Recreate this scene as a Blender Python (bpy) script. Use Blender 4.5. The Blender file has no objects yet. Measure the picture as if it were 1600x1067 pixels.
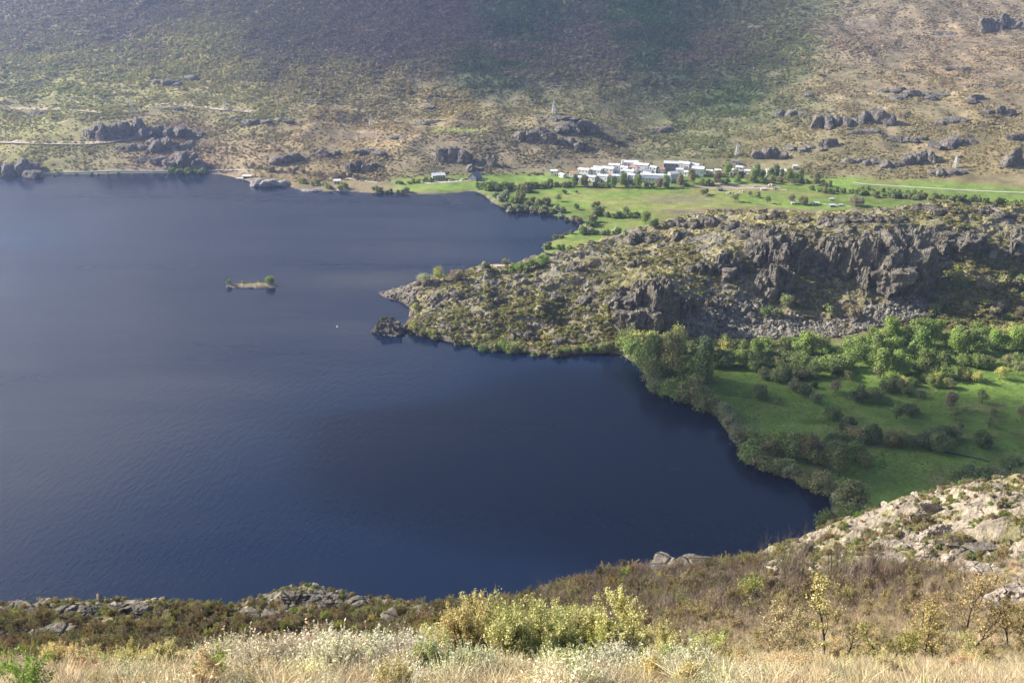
import bpy, math, random
import numpy as np
random.seed(7)
R = np.random.default_rng(11)
SC = bpy.context.scene
COL = SC.collection

# ------------------------------------------------------------------ camera, light, exposure
CAM_H = 240.0
PITCH = math.radians(22.0)
FPX = 1600 * 35.0 / 36.0
cam = bpy.data.cameras.new('camera'); cam.lens = 35; cam.sensor_width = 36
cam.clip_start = 0.5; cam.clip_end = 20000
cam_o = bpy.data.objects.new('camera', cam); COL.objects.link(cam_o)
cam_o.location = (0, 0, CAM_H); cam_o.rotation_euler = (math.pi / 2 - PITCH, 0, 0)
SC.camera = cam_o

SUN_EL = math.radians(31.0)
SUN_AZ = math.radians(-76.0)          # clockwise from +Y: to the left, slightly beyond
SUN_DIR = np.array([math.sin(SUN_AZ) * math.cos(SUN_EL), math.cos(SUN_AZ) * math.cos(SUN_EL), math.sin(SUN_EL)])
sun = bpy.data.lights.new('sun', 'SUN'); sun.energy = 5.0; sun.angle = math.radians(0.53); sun.color = (1.0, 0.93, 0.82)
sun_o = bpy.data.objects.new('sun', sun); COL.objects.link(sun_o)
from mathutils import Vector
sun_o.rotation_euler = Vector(tuple(-SUN_DIR)).to_track_quat('-Z', 'Y').to_euler()
sun_o.location = (-900, 200, 900)

world = bpy.data.worlds.new('World'); SC.world = world; world.use_nodes = True
wn = world.node_tree.nodes; wl = world.node_tree.links; wn.clear()
wo = wn.new('ShaderNodeOutputWorld'); wb = wn.new('ShaderNodeBackground'); ws = wn.new('ShaderNodeTexSky')
ws.sky_type = 'NISHITA'; ws.sun_disc = False; ws.sun_elevation = SUN_EL; ws.sun_rotation = SUN_AZ
ws.altitude = 1000; ws.air_density = 1.0; ws.dust_density = 5.0; ws.ozone_density = 2.2
wb.inputs['Strength'].default_value = 0.085
wl.new(ws.outputs[0], wb.inputs[0]); wl.new(wb.outputs[0], wo.inputs[0])

vs = SC.view_settings
vs.view_transform = 'Standard'; vs.look = 'None'; vs.gamma = 1.0; vs.use_curve_mapping = False
vs.exposure = 0.95
cy = SC.cycles
try:
    cy.use_denoising = True; cy.denoiser = 'OPENIMAGEDENOISE'
except Exception: pass
cy.max_bounces = 5; cy.diffuse_bounces = 2; cy.glossy_bounces = 2; cy.transmission_bounces = 2
cy.volume_bounces = 3; cy.transparent_max_bounces = 8; cy.caustics_reflective = False; cy.caustics_refractive = False
cy.sample_clamp_indirect = 4; cy.sample_clamp_direct = 0

# ------------------------------------------------------------------ numeric helpers
def hash2(ix, iy, seed):
    h = (ix.astype(np.int64) * 374761393 + iy.astype(np.int64) * 668265263 + seed * 974634777) & 0xFFFFFFFF
    h = ((h ^ (h >> 13)) * 1274126177) & 0xFFFFFFFF
    h = (h ^ (h >> 16)) & 0xFFFFFFFF
    return h / 4294967295.0

def vnoise(x, y, seed=0):
    x = np.asarray(x, float); y = np.asarray(y, float)
    ix = np.floor(x); iy = np.floor(y); fx = x - ix; fy = y - iy
    fx = fx * fx * fx * (fx * (fx * 6 - 15) + 10); fy = fy * fy * fy * (fy * (fy * 6 - 15) + 10)
    a = hash2(ix, iy, seed); b = hash2(ix + 1, iy, seed); c = hash2(ix, iy + 1, seed); d = hash2(ix + 1, iy + 1, seed)
    return (a * (1 - fx) + b * fx) * (1 - fy) + (c * (1 - fx) + d * fx) * fy

def fbm(x, y, seed=0, octs=4, ridged=False):
    s = 0; a = 0.5; t = 0
    for k in range(octs):
        n = vnoise(x * 2 ** k + 17.3 * k, y * 2 ** k - 9.1 * k, seed + k)
        if ridged: n = 1 - np.abs(2 * n - 1)
        s = s + a * n; t += a; a *= 0.5
    return s / t

def vnoise3(p, seed=0):
    i = np.floor(p); f = p - i; f = f * f * (3 - 2 * f)
    out = 0
    for dx in (0, 1):
        for dy in (0, 1):
            for dz in (0, 1):
                w = (f[:, 0] if dx else 1 - f[:, 0]) * (f[:, 1] if dy else 1 - f[:, 1]) * (f[:, 2] if dz else 1 - f[:, 2])
                out = out + w * hash2(i[:, 0] + dx + 57 * (i[:, 2] + dz), i[:, 1] + dy - 113 * (i[:, 2] + dz), seed)
    return out

def sstep(a, b, x):
    t = np.clip((x - a) / (b - a), 0, 1); return t * t * (3 - 2 * t)

def ray(u, v):
    dx = (u - 800.0) / FPX; dy = -(v - 533.5) / FPX
    return dx, math.cos(PITCH) + dy * math.sin(PITCH), -math.sin(PITCH) + dy * math.cos(PITCH)

def gp(u, v, z=0.0):                       # where the line of sight through (u, v) meets height z
    a, b, c = ray(u, v); t = (z - CAM_H) / c
    return (a * t, b * t)

def yp(u, v, Y):                           # point on that line of sight at distance Y
    a, b, c = ray(u, v); t = Y / b
    return (a * t, Y, CAM_H + c * t)

def project(x, y, z):
    zz = z - CAM_H
    d = y * math.cos(PITCH) - zz * math.sin(PITCH)
    up = y * math.sin(PITCH) + zz * math.cos(PITCH)
    return 800 + FPX * x / d, 533.5 - FPX * up / d

class RBF:
    def __init__(s, pts, vals):
        s.p = np.array(pts, float); v = np.array(vals, float); n = len(v)
        A = np.sqrt(((s.p[:, None] - s.p[None]) ** 2).sum(2))
        M = np.zeros((n + 3, n + 3)); M[:n, :n] = A; M[:n, n] = 1; M[:n, n + 1:] = s.p; M[n, :n] = 1; M[n + 1:, :n] = s.p.T
        s.w = np.linalg.lstsq(M, np.concatenate([v, [0, 0, 0]]), rcond=None)[0]; s.n = n
    def __call__(s, x, y):
        sh = np.shape(x); x = np.ravel(x); y = np.ravel(y); out = np.empty(len(x))
        for i in range(0, len(x), 20000):
            X = x[i:i + 20000]; Y = y[i:i + 20000]
            d = np.sqrt((X[:, None] - s.p[:, 0]) ** 2 + (Y[:, None] - s.p[:, 1]) ** 2)
            out[i:i + 20000] = d @ s.w[:s.n] + s.w[s.n] + s.w[s.n + 1] * X + s.w[s.n + 2] * Y
        return out.reshape(sh)

def poly_sd(x, y, poly):                   # signed distance, positive inside
    sh = np.shape(x); x = np.ravel(x); y = np.ravel(y)
    P = np.array(poly, float); Q = np.roll(P, -1, 0)
    dmin = np.full(len(x), 1e18); ins = np.zeros(len(x), bool)
    for (ax, ay), (bx, by) in zip(P, Q):
        ex, ey = bx - ax, by - ay; L = ex * ex + ey * ey
        t = np.clip(((x - ax) * ex + (y - ay) * ey) / L, 0, 1)
        dmin = np.minimum(dmin, (x - ax - t * ex) ** 2 + (y - ay - t * ey) ** 2)
        if ay != by:
            c = ((ay > y) != (by > y)) & (x < (bx - ax) * (y - ay) / (by - ay) + ax)
            ins ^= c
    return (np.sqrt(dmin) * np.where(ins, 1, -1)).reshape(sh)

# ------------------------------------------------------------------ object helpers
def tag(o, label=None, cat=None, group=None, kind=None):
    if label: o['label'] = label
    if cat: o['category'] = cat
    if group: o['group'] = group
    if kind: o['kind'] = kind
    return o

def npmesh(name, V, F, mats=(), cols=None, smooth=False, midx=None):
    """V (n,3), F (m,k) with k 3 or 4"""
    V = np.asarray(V, np.float32); F = np.asarray(F, np.int32); k = F.shape[1]
    me = bpy.data.meshes.new(name)
    me.vertices.add(len(V)); me.vertices.foreach_set('co', V.ravel())
    me.loops.add(F.size); me.loops.foreach_set('vertex_index', F.ravel())
    me.polygons.add(len(F)); me.polygons.foreach_set('loop_start', np.arange(0, F.size, k, dtype=np.int32))
    me.polygons.foreach_set('use_smooth', np.full(len(F), smooth, bool))
    if midx is not None: me.polygons.foreach_set('material_index', np.asarray(midx, np.int32))
    for m in mats: me.materials.append(m)
    if cols is not None:
        at = me.attributes.new('col', 'FLOAT_COLOR', 'POINT')
        c = np.ones((len(V), 4), np.float32); c[:, :3] = cols; at.data.foreach_set('color', c.ravel())
    me.update(calc_edges=True); me.validate()
    return me

def link(name, me, loc=(0, 0, 0), rz=0.0, scale=None, parent=None):
    o = bpy.data.objects.new(name, me); COL.objects.link(o); o.location = loc; o.rotation_euler = (0, 0, rz)
    if scale is not None: o.scale = scale if hasattr(scale, '__len__') else (scale,) * 3
    if parent is not None: o.parent = parent
    return o

def copy_tree(o, parent=None):
    c = o.copy(); COL.objects.link(c); c.parent = parent
    for ch in list(o.children): copy_tree(ch, c)
    return c

class MB:
    def __init__(s): s.v = []; s.f = []
    def quadbox(s, cx, cy, cz, sx, sy, sz, rz=0.0):
        b = len(s.v); c, q = math.cos(rz), math.sin(rz)
        for dz in (-.5, .5):
            for dx, dy in ((-.5, -.5), (.5, -.5), (.5, .5), (-.5, .5)):
                x, y = dx * sx, dy * sy
                s.v.append((cx + x * c - y * q, cy + x * q + y * c, cz + dz * sz))
        for f in ((0, 3, 2, 1), (4, 5, 6, 7), (0, 1, 5, 4), (1, 2, 6, 5), (2, 3, 7, 6), (3, 0, 4, 7)): s.f.append([b + i for i in f])
    def bar(s, p, q, r, r2=None, n=4):
        p = Vector(p); q = Vector(q); d = (q - p); r2 = r if r2 is None else r2
        if d.length < 1e-6: return
        d.normalize(); a = d.orthogonal().normalized(); c = d.cross(a); b = len(s.v)
        for pt, rr in ((p, r), (q, r2)):
            for k in range(n):
                t = 2 * math.pi * k / n; s.v.append(tuple(pt + a * (rr * math.cos(t)) + c * (rr * math.sin(t))))
        for k in range(n): s.f.append([b + k, b + (k + 1) % n, b + n + (k + 1) % n, b + n + k])
    def mesh(s, name, mat):
        return npmesh(name, s.v, s.f, [mat])

# ------------------------------------------------------------------ materials
def nodes_of(name):
    m = bpy.data.materials.new(name); m.use_nodes = True; nt = m.node_tree; nt.nodes.clear()
    out = nt.nodes.new('ShaderNodeOutputMaterial')
    return m, nt, out
def N(nt, t, **kw):
    n = nt.nodes.new(t)
    for k, v in kw.items():
        if k.startswith('i_'): n.inputs[k[2:].replace('_', ' ')].default_value = v
        else: setattr(n, k, v)
    return n
def mixmul(nt, a, b, fac=1.0, mode='MULTIPLY'):
    n = nt.nodes.new('ShaderNodeMix'); n.data_type = 'RGBA'; n.blend_type = mode; n.inputs[0].default_value = fac
    nt.links.new(a, n.inputs[6]); nt.links.new(b, n.inputs[7]); return n.outputs[2]
def ramp(nt, src, stops):
    r = nt.nodes.new('ShaderNodeValToRGB'); e = r.color_ramp.elements
    while len(e) < len(stops): e.new(0.5)
    for el, (p, c) in zip(e, stops):
        el.position = p; el.color = (c, c, c, 1) if not hasattr(c, '__len__') else (*c, 1)
    nt.links.new(src, r.inputs[0]); return r.outputs[0]

def mat_ground(name, scales, amp=(0.55, 1.45), bump=0.3, bscale=1.0, bdist=0.3, rough=0.95, crack=0):
    m, nt, out = nodes_of(name); L = nt.links
    at = N(nt, 'ShaderNodeAttribute', attribute_name='col'); tc = N(nt, 'ShaderNodeNewGeometry')
    c = at.outputs['Color']
    for sc in scales:
        nz = N(nt, 'ShaderNodeTexNoise', i_Scale=sc, i_Detail=6.0, i_Roughness=0.65); L.new(tc.outputs['Position'], nz.inputs['Vector'])
        c = mixmul(nt, c, ramp(nt, nz.outputs[0], [(0.3, amp[0]), (0.7, amp[1])]))
    b = N(nt, 'ShaderNodeBsdfPrincipled', i_Roughness=rough); b.inputs['Specular IOR Level'].default_value = 0.2
    nz = N(nt, 'ShaderNodeTexNoise', i_Scale=bscale, i_Detail=8.0, i_Roughness=0.7); L.new(tc.outputs['Position'], nz.inputs['Vector']); hgt_out = nz.outputs[0]
    if crack:
        mp = N(nt, 'ShaderNodeMapping'); mp.inputs['Rotation'].default_value = (0.5, 0.35, 0.6); mp.inputs['Scale'].default_value = (1.9, .8, 1.4)
        wv = N(nt, 'ShaderNodeMix', data_type='RGBA', blend_type='ADD'); wv.inputs[0].default_value = .8; L.new(tc.outputs['Position'], wv.inputs[6]); L.new(nz.outputs[1], wv.inputs[7]); L.new(wv.outputs[2], mp.inputs[0])
        vo = N(nt, 'ShaderNodeTexVoronoi', feature='DISTANCE_TO_EDGE', i_Scale=crack); L.new(mp.outputs[0], vo.inputs['Vector'])
        cr = ramp(nt, vo.outputs['Distance'], [(0.0, 0.0), (0.07, 1.0)]); ad = N(nt, 'ShaderNodeMath', operation='MULTIPLY_ADD'); L.new(cr, ad.inputs[0]); ad.inputs[1].default_value = .45; L.new(nz.outputs[0], ad.inputs[2]); hgt_out = ad.outputs[0]
    L.new(c, b.inputs['Base Color'])
    bp = N(nt, 'ShaderNodeBump', i_Strength=bump, i_Distance=bdist); L.new(hgt_out, bp.inputs['Height']); L.new(bp.outputs[0], b.inputs['Normal'])
    L.new(b.outputs[0], out.inputs[0]); return m

def mat_rock(name, c1, c2, c3, scale=0.25, bdist=0.6, crack=0.35, use='obj'):
    m, nt, out = nodes_of(name); L = nt.links
    tc = N(nt, 'ShaderNodeNewGeometry')
    n1 = N(nt, 'ShaderNodeTexNoise', i_Scale=scale, i_Detail=8.0, i_Roughness=0.7); L.new(tc.outputs['Position'], n1.inputs['Vector'])
    n2 = N(nt, 'ShaderNodeTexNoise', i_Scale=scale * 6, i_Detail=6.0, i_Roughness=0.7); L.new(tc.outputs['Position'], n2.inputs['Vector'])
    c = ramp(nt, n1.outputs[0], [(0.32, c1), (0.5, c2), (0.68, c3)])
    c = mixmul(nt, c, ramp(nt, n2.outputs[0], [(0.3, 0.55), (0.7, 1.4)]))
    map_ = N(nt, 'ShaderNodeMapping'); map_.inputs['Rotation'].default_value = (0.35, 0.5, 0.3); map_.inputs['Scale'].default_value = (1.6, 1.6, 0.8)
    L.new(tc.outputs['Position'], map_.inputs[0])
    vo = N(nt, 'ShaderNodeTexVoronoi', feature='DISTANCE_TO_EDGE', i_Scale=crack); L.new(map_.outputs[0], vo.inputs['Vector'])
    cr = ramp(nt, vo.outputs['Distance'], [(0.0, 0.0), (0.09, 1.0)])
    b = N(nt, 'ShaderNodeBsdfPrincipled', i_Roughness=0.9); b.inputs['Specular IOR Level'].default_value = 0.25
    if use == 'inst':
        at = N(nt, 'ShaderNodeAttribute', attribute_name='tint', attribute_type='INSTANCER'); c = mixmul(nt, c, at.outputs['Color'])
    L.new(c, b.inputs['Base Color'])
    ad = N(nt, 'ShaderNodeMath', operation='MULTIPLY_ADD'); L.new(cr, ad.inputs[0]); ad.inputs[1].default_value = 0.8; L.new(n2.outputs[0], ad.inputs[2])
    bp = N(nt, 'ShaderNodeBump', i_Strength=0.9, i_Distance=bdist); L.new(ad.outputs[0], bp.inputs['Height']); L.new(bp.outputs[0], b.inputs['Normal'])
    L.new(b.outputs[0], out.inputs[0]); return m

def mat_leaf(name, src='inst', transl=0.25, col=None, var=0.45):
    m, nt, out = nodes_of(name); L = nt.links
    if src == 'inst': c = N(nt, 'ShaderNodeAttribute', attribute_name='tint', attribute_type='INSTANCER').outputs['Color']
    elif src == 'obj': c = N(nt, 'ShaderNodeObjectInfo').outputs['Color']
    else: c = N(nt, 'ShaderNodeRGB').outputs[0]; c.default_value = (*col, 1)
    g = N(nt, 'ShaderNodeNewGeometry')
    c = mixmul(nt, c, ramp(nt, g.outputs['Random Per Island'], [(0.0, 1 - var), (1.0, 1 + var)]))
    a = N(nt, 'ShaderNodeBsdfDiffuse'); t = N(nt, 'ShaderNodeBsdfTranslucent'); mx = N(nt, 'ShaderNodeMixShader'); mx.inputs[0].default_value = transl
    L.new(c, a.inputs[0]); L.new(c, t.inputs[0]); L.new(a.outputs[0], mx.inputs[1]); L.new(t.outputs[0], mx.inputs[2]); L.new(mx.outputs[0], out.inputs[0])
    return m

def mat_plain(name, col, rough=0.8, noise=0.25, nscale=0.8, metal=0.0):
    m, nt, out = nodes_of(name); L = nt.links
    g = N(nt, 'ShaderNodeNewGeometry'); nz = N(nt, 'ShaderNodeTexNoise', i_Scale=nscale, i_Detail=5.0); L.new(g.outputs['Position'], nz.inputs['Vector'])
    rgb = N(nt, 'ShaderNodeRGB'); rgb.outputs[0].default_value = (*col, 1)
    c = mixmul(nt, rgb.outputs[0], ramp(nt, nz.outputs[0], [(0.3, 1 - noise), (0.7, 1 + noise)]))
    b = N(nt, 'ShaderNodeBsdfPrincipled', i_Roughness=rough, i_Metallic=metal); L.new(c, b.inputs['Base Color']); L.new(b.outputs[0], out.inputs[0]); return m

M_ground = mat_ground('valley_ground', (0.012, 0.09, 0.7), amp=(0.70, 1.30), bump=0.6, bscale=0.35, bdist=1.5)
M_near = mat_ground('near_ground', (0.15, 0.9, 4.0), amp=(0.6, 1.35), bump=1.0, bscale=1.2, bdist=0.5, crack=.2)
M_head = mat_ground('headland_ground', (0.05, 0.4, 1.5), amp=(0.6, 1.45), bump=1.0, bscale=0.5, bdist=1.6)
M_rockf = mat_rock('hill_rock', (.10, .09, .08), (.20, .18, .155), (.33, .295, .24), 0.10, 1.5, 0.12)
M_rockh = mat_rock('headland_rock', (.075, .068, .056), (.185, .165, .135), (.33, .295, .235), 0.16, 1.1, 0.22)
M_rockhi = mat_rock('headland_boulder', (.12, .108, .09), (.215, .195, .165), (.34, .31, .26), 0.3, 0.4, 0.5, 'inst')
M_rockn = mat_rock('near_granite', (.20, .17, .14), (.40, .34, .28), (.56, .49, .41), 0.5, 0.22, 0.7)
M_rockni = mat_rock('near_granite_loose', (.20, .17, .14), (.40, .34, .28), (.56, .49, .41), 0.8, 0.15, 1.0, 'inst')
M_leaf_i = mat_leaf('leaf_scrub', 'inst', 0.22, var=.28)
M_leaf_o = mat_leaf('leaf_tree', 'obj', 0.25, var=.32)
M_bark = mat_plain('bark', (.085, .065, .05), 0.95, 0.4, 3.0)
M_twig = mat_leaf('bare_twigs', 'inst', 0.0, var=0.3)
M_twig_o = mat_leaf('bare_twigs_tree', 'obj', 0.0, var=0.3)
M_white = mat_plain('whitewash', (.78, .77, .74), 0.85, 0.06, 0.15)
M_cream = mat_plain('cream_render', (.62, .56, .44), 0.85, 0.08, 0.2)
M_stonew = mat_plain('grey_render', (.22, .23, .25), 0.9, 0.15, 0.5)
M_slate = mat_plain('slate_roof', (.62, .64, .68), 0.6, 0.18, 0.6)
M_slated = mat_plain('dark_slate_roof', (.22, .24, .30), 0.6, 0.2, 0.6)
M_palero = mat_plain('pale_roof', (.76, .76, .76), 0.75, 0.12, 0.5)
M_tile = mat_plain('red_tile_roof', (.42, .20, .13), 0.85, 0.2, 0.8)
M_glass = mat_plain('window_glass', (.035, .045, .06), 0.25, 0.1)
M_metal = mat_plain('galvanised_steel', (.62, .62, .62), 0.55, 0.1, 1.0)
M_sand = mat_plain('sand', (.46, .37, .27), 0.95, 0.15, 0.3)
M_road = mat_plain('pale_asphalt', (.50, .46, .40), 0.9, 0.12, 0.4)
M_red = mat_plain('red_paint', (.42, .06, .05), 0.5, 0.1)
M_wood = mat_plain('weathered_wood', (.20, .16, .12), 0.9, 0.3, 2.0)
M_tyre = mat_plain('rubber', (.03, .03, .03), 0.8, 0.1)

# ------------------------------------------------------------------ the lake outline
shore_px = [(0, 277), (100, 273), (200, 271), (300, 270), (345, 273), (380, 281), (400, 288), (445, 290), (470, 298), (500, 300), (530, 299), (580, 302),
    (640, 304), (700, 303), (740, 299), (755, 305), (770, 318), (795, 329), (845, 332), (880, 341), (910, 350), (905, 358), (872, 372), (846, 384),
    (850, 396), (838, 410), (792, 413), (748, 412), (748, 417), (785, 421), (740, 428), (700, 436), (660, 443), (620, 451), (592, 458), (600, 464), (625, 470), (641, 480),
    (640, 495), (632, 512), (652, 523), (700, 533), (760, 545), (850, 553), (940, 552), (968, 553), (1000, 575), (1012, 600), (1060, 627),
    (1110, 642), (1138, 680), (1160, 707), (1200, 737), (1245, 752), (1290, 768), (1298, 795), (1270, 840)]
LAKE = [(-3500, 1150), (-1200, 1090)] + [gp(*p) for p in shore_px] + [(100, 335), (60, 312), (0, 302), (-100, 300), (-260, 296), (-700, 250), (-3500, 150)]

# ------------------------------------------------------------------ headland outline
PEN = [gp(*p) for p in [(742, 428), (700, 436), (660, 443), (620, 451), (592, 458), (600, 464), (625, 470), (641, 480), (640, 495), (632, 512), (652, 523), (700, 533), (760, 545), (850, 553), (940, 552),
        (968, 550), (1010, 546), (1060, 541), (1130, 534), (1200, 529), (1300, 525), (1400, 521), (1500, 519), (1600, 517), (1800, 517)]] + \
      [(760, 640), (760, 900), (480, 890), (330, 880), (220, 880), (150, 862), (112, 842)] + [gp(*p) for p in [(985, 372), (960, 380), (905, 388), (872, 396), (850, 403), (800, 420)]]

# ------------------------------------------------------------------ far ground height
hp = []; hv = []
def HC(x, y, z): hp.append((x, y)); hv.append(z)
for u, v, z in [(-300, 272, 2), (0, 271, 2), (200, 268, 2), (350, 268, 2), (450, 280, 2), (600, 286, 2), (700, 280, 2), (800, 279, 2), (900, 272, 4), (1000, 262, 6), (1100, 262, 6),
                (1200, 266, 5), (1300, 277, 4), (1400, 285, 3), (1500, 291, 3), (1600, 299, 3), (1900, 310, 3)]:
    x, y = gp(u, v, z); HC(x, y, z); HC(x * .97, y - 60, z * .5)
for u, v, Y in [(0, 225, 1150), (0, 178, 1260), (0, 130, 1400), (0, 60, 1650), (0, -10, 1900), (0, -100, 2150),
                (130, 190, 1185), (210, 172, 1195), (290, 205, 1160), (250, 232, 1120), (210, 176, 1270), (300, 160, 1300), (350, 182, 1230), (440, 186, 1240),
                (480, 228, 1140), (580, 208, 1200), (570, 235, 1130), (730, 215, 1160), (700, 245, 1115), (640, 188, 1270), (580, 170, 1300),
                (840, 190, 1200), (865, 183, 1215), (930, 195, 1215), (870, 225, 1150), (900, 245, 1125), (1000, 225, 1190), (800, 165, 1330), (1000, 180, 1300),
                (400, 120, 1430), (400, 50, 1700), (400, -10, 1950), (400, -100, 2150), (800, 120, 1430), (800, 60, 1650), (800, 0, 1880), (800, -100, 2150),
                (1100, 225, 1180), (1150, 205, 1240), (1200, 225, 1170), (1200, 150, 1350), (1200, 80, 1550), (1200, 0, 1850), (1200, -100, 2150),
                (1300, 215, 1160), (1345, 175, 1240), (1345, 150, 1330), (1400, 245, 1100), (1440, 140, 1320), (1440, 225, 1140), (1500, 200, 1180), (1560, 240, 1090), (1560, 170, 1240),
                (1600, 190, 1180), (1600, 110, 1400), (1600, 40, 1600), (1600, -20, 1800), (1600, -100, 2100), (1900, 200, 1150), (1900, 100, 1400), (1900, 0, 1750), (1900, -100, 2050),
                (-300, 200, 1200), (-300, 100, 1500), (-300, 0, 1880), (-300, -100, 2150)]:
    HC(*yp(u, v, Y))
for x in (-2200, -1500, -750, 0, 750, 1500, 2200): HC(x, 2550, 400); HC(x, 2800, 430)
for x in (-2200,): HC(x, 1150, 5); HC(x, 1600, 90); HC(x, 2200, 250)
for x in (2200,): HC(x, 1000, 5); HC(x, 1500, 110); HC(x, 2100, 260)
for x, y in [(-2200, 400), (-900, 400), (0, 400), (500, 400), (2200, 400), (-1200, 800), (0, 850), (400, 850), (1200, 850), (700, 600)]: HC(x, y, 1)
rb_far = RBF(hp, hv)

def far_height(x, y):
    ld = -poly_sd(x, y, LAKE)              # + on land
    z = rb_far(x, y)
    hill = sstep(3.0, 12.0, z)
    m = np.clip(z / 25, 0, 1)
    z = z + hill * m * ((fbm(x / 160, y / 160, 3, 4) - .5) * 16 + (fbm(x / 45, y / 45, 9, 4, True) - .5) * 9)
    flat = 1.6 + 1.2 * (fbm(x / 60, y / 60, 21, 3) - .5)
    z = np.where(z < 4, flat + np.clip(z - 2, 0, 3) * .7, np.maximum(z, flat))
    pd_ = poly_sd(x, y, PEN); z = np.where((pd_ > 1) & (x < 60), -.6, z)
    edge = np.where(ld > 0, np.minimum(z, -0.15 + ld * 0.28), np.maximum(-8, -0.15 + ld * 0.3))
    return edge, ld

class Grid:
    def __init__(s, xs, ys, Z): s.xs, s.ys, s.Z = xs, ys, Z
    def __call__(s, x, y):
        x = np.asarray(x, float); y = np.asarray(y, float)
        fx = np.interp(x, s.xs, np.arange(len(s.xs))); fy = np.interp(y, s.ys, np.arange(len(s.ys)))
        ix = np.minimum(fx.astype(int), len(s.xs) - 2); iy = np.minimum(fy.astype(int), len(s.ys) - 2); fx = fx - ix; fy = fy - iy
        Z = s.Z
        return (Z[iy, ix] * (1 - fx) + Z[iy, ix + 1] * fx) * (1 - fy) + (Z[iy + 1, ix] * (1 - fx) + Z[iy + 1, ix + 1] * fx) * fy

def gridfaces(nr, nc):
    a = (np.arange(nr - 1)[:, None] * nc + np.arange(nc - 1)[None]).ravel()
    return np.stack([a, a + 1, a + nc + 1, a + nc], 1)

fx_ = np.concatenate([np.arange(-2300, -1300, 40), np.arange(-1300, 1300, 5.0), np.arange(1300, 2301, 40)])
fy_ = np.concatenate([np.arange(280, 1040, 6.0), np.arange(1040, 1500, 4.0), np.arange(1500, 2000, 7), np.arange(2000, 2801, 25)])
FX, FY = np.meshgrid(fx_, fy_)
FZ, FLD = far_height(FX, FY)
G_far = Grid(fx_, fy_, FZ)

# ------------------------------------------------------------------ headland height
pp = []; pv = []
for u, v, Y in [(625, 455, 680), (645, 450, 672), (665, 470, 650), (700, 434, 670), (760, 427, 685), (820, 416, 705), (860, 403, 725), (900, 391, 745), (960, 379, 765), (1000, 363, 780), (1050, 346, 805), (1100, 337, 825),
                (1180, 332, 825), (1240, 344, 805), (1300, 338, 815), (1350, 336, 805), (1400, 331, 805), (1440, 321, 805), (1500, 323, 805), (1600, 331, 795), (1750, 333, 795),
                (700, 500, 612), (760, 500, 612), (760, 460, 648), (850, 500, 606), (850, 450, 652), (930, 500, 602), (930, 450, 650), (930, 410, 700), (980, 400, 715), (1030, 370, 765),
                (985, 445, 628), (1050, 440, 630), (990, 470, 606), (1050, 470, 610), (1050, 522, 597), (990, 530, 590), (1085, 392, 692), (1135, 398, 668), (1130, 450, 642), (1085, 460, 628), (1130, 482, 627), (1130, 522, 605),
                (1200, 365, 702), (1215, 384, 682), (1215, 425, 662), (1215, 470, 642), (1200, 515, 612), (1300, 363, 692), (1300, 372, 678), (1300, 445, 657), (1300, 500, 622),
                (1390, 352, 690), (1390, 362, 676), (1390, 452, 652), (1390, 500, 622), (1450, 362, 692), (1450, 400, 680), (1450, 455, 650), (1500, 352, 700), (1500, 378, 684), (1500, 425, 668), (1500, 480, 637),
                (1600, 356, 700), (1600, 385, 684), (1600, 430, 668), (1600, 490, 632), (1750, 360, 700), (1750, 390, 684), (1750, 435, 668), (1750, 490, 632)]:
    x, y, z = yp(u, v, Y); pp.append((x, y)); pv.append(z)
_p = np.array(PEN)
for i in range(len(PEN)):
    a = _p[i]; b = _p[(i + 1) % len(PEN)]; n = max(1, int(np.hypot(*(b - a)) / 35))
    for k in range(n):
        q = a + (b - a) * k / n
        if q[1] < 870 or q[0] < 300: pp.append(tuple(q)); pv.append(0.5)
        else: pp.append(tuple(q)); pv.append(10)
rb_pen = RBF(pp, pv)
def pen_height(x, y):
    d = poly_sd(x, y, PEN); z = rb_pen(x, y)
    m = sstep(2, 22, d)
    r1 = fbm(x / 42, y / 42, 31, 4, True); r2 = fbm((x + y * .4) / 13, (y - x * .3) / 9, 37, 4, True); r3 = fbm(x / 5, y / 4, 44, 3, True)
    z = z + m * ((r1 - .55) * 12 + (r2 - .55) * 5.0 + (r3 - .5) * 1.3)
    # ledges
    st = 4.5; zz = z / st + (fbm(x / 30, y / 30, 52, 2) * 2); fr = zz - np.floor(zz)
    z = z + m * st * 0.45 * (sstep(.25, .75, fr) - fr)
    z = np.minimum(z, 0.4 + np.maximum(d, 0) * 1.3)
    return np.where(d > 0, np.maximum(z, 0.25), np.maximum(-5, 0.2 + d * 0.6)), d
px_ = np.arange(-115, 640, 1.6); py_ = np.arange(560, 905, 1.45)
PX, PY = np.meshgrid(px_, py_); PZ, PD = pen_height(PX, PY)
G_pen = Grid(px_, py_, PZ)

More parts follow.
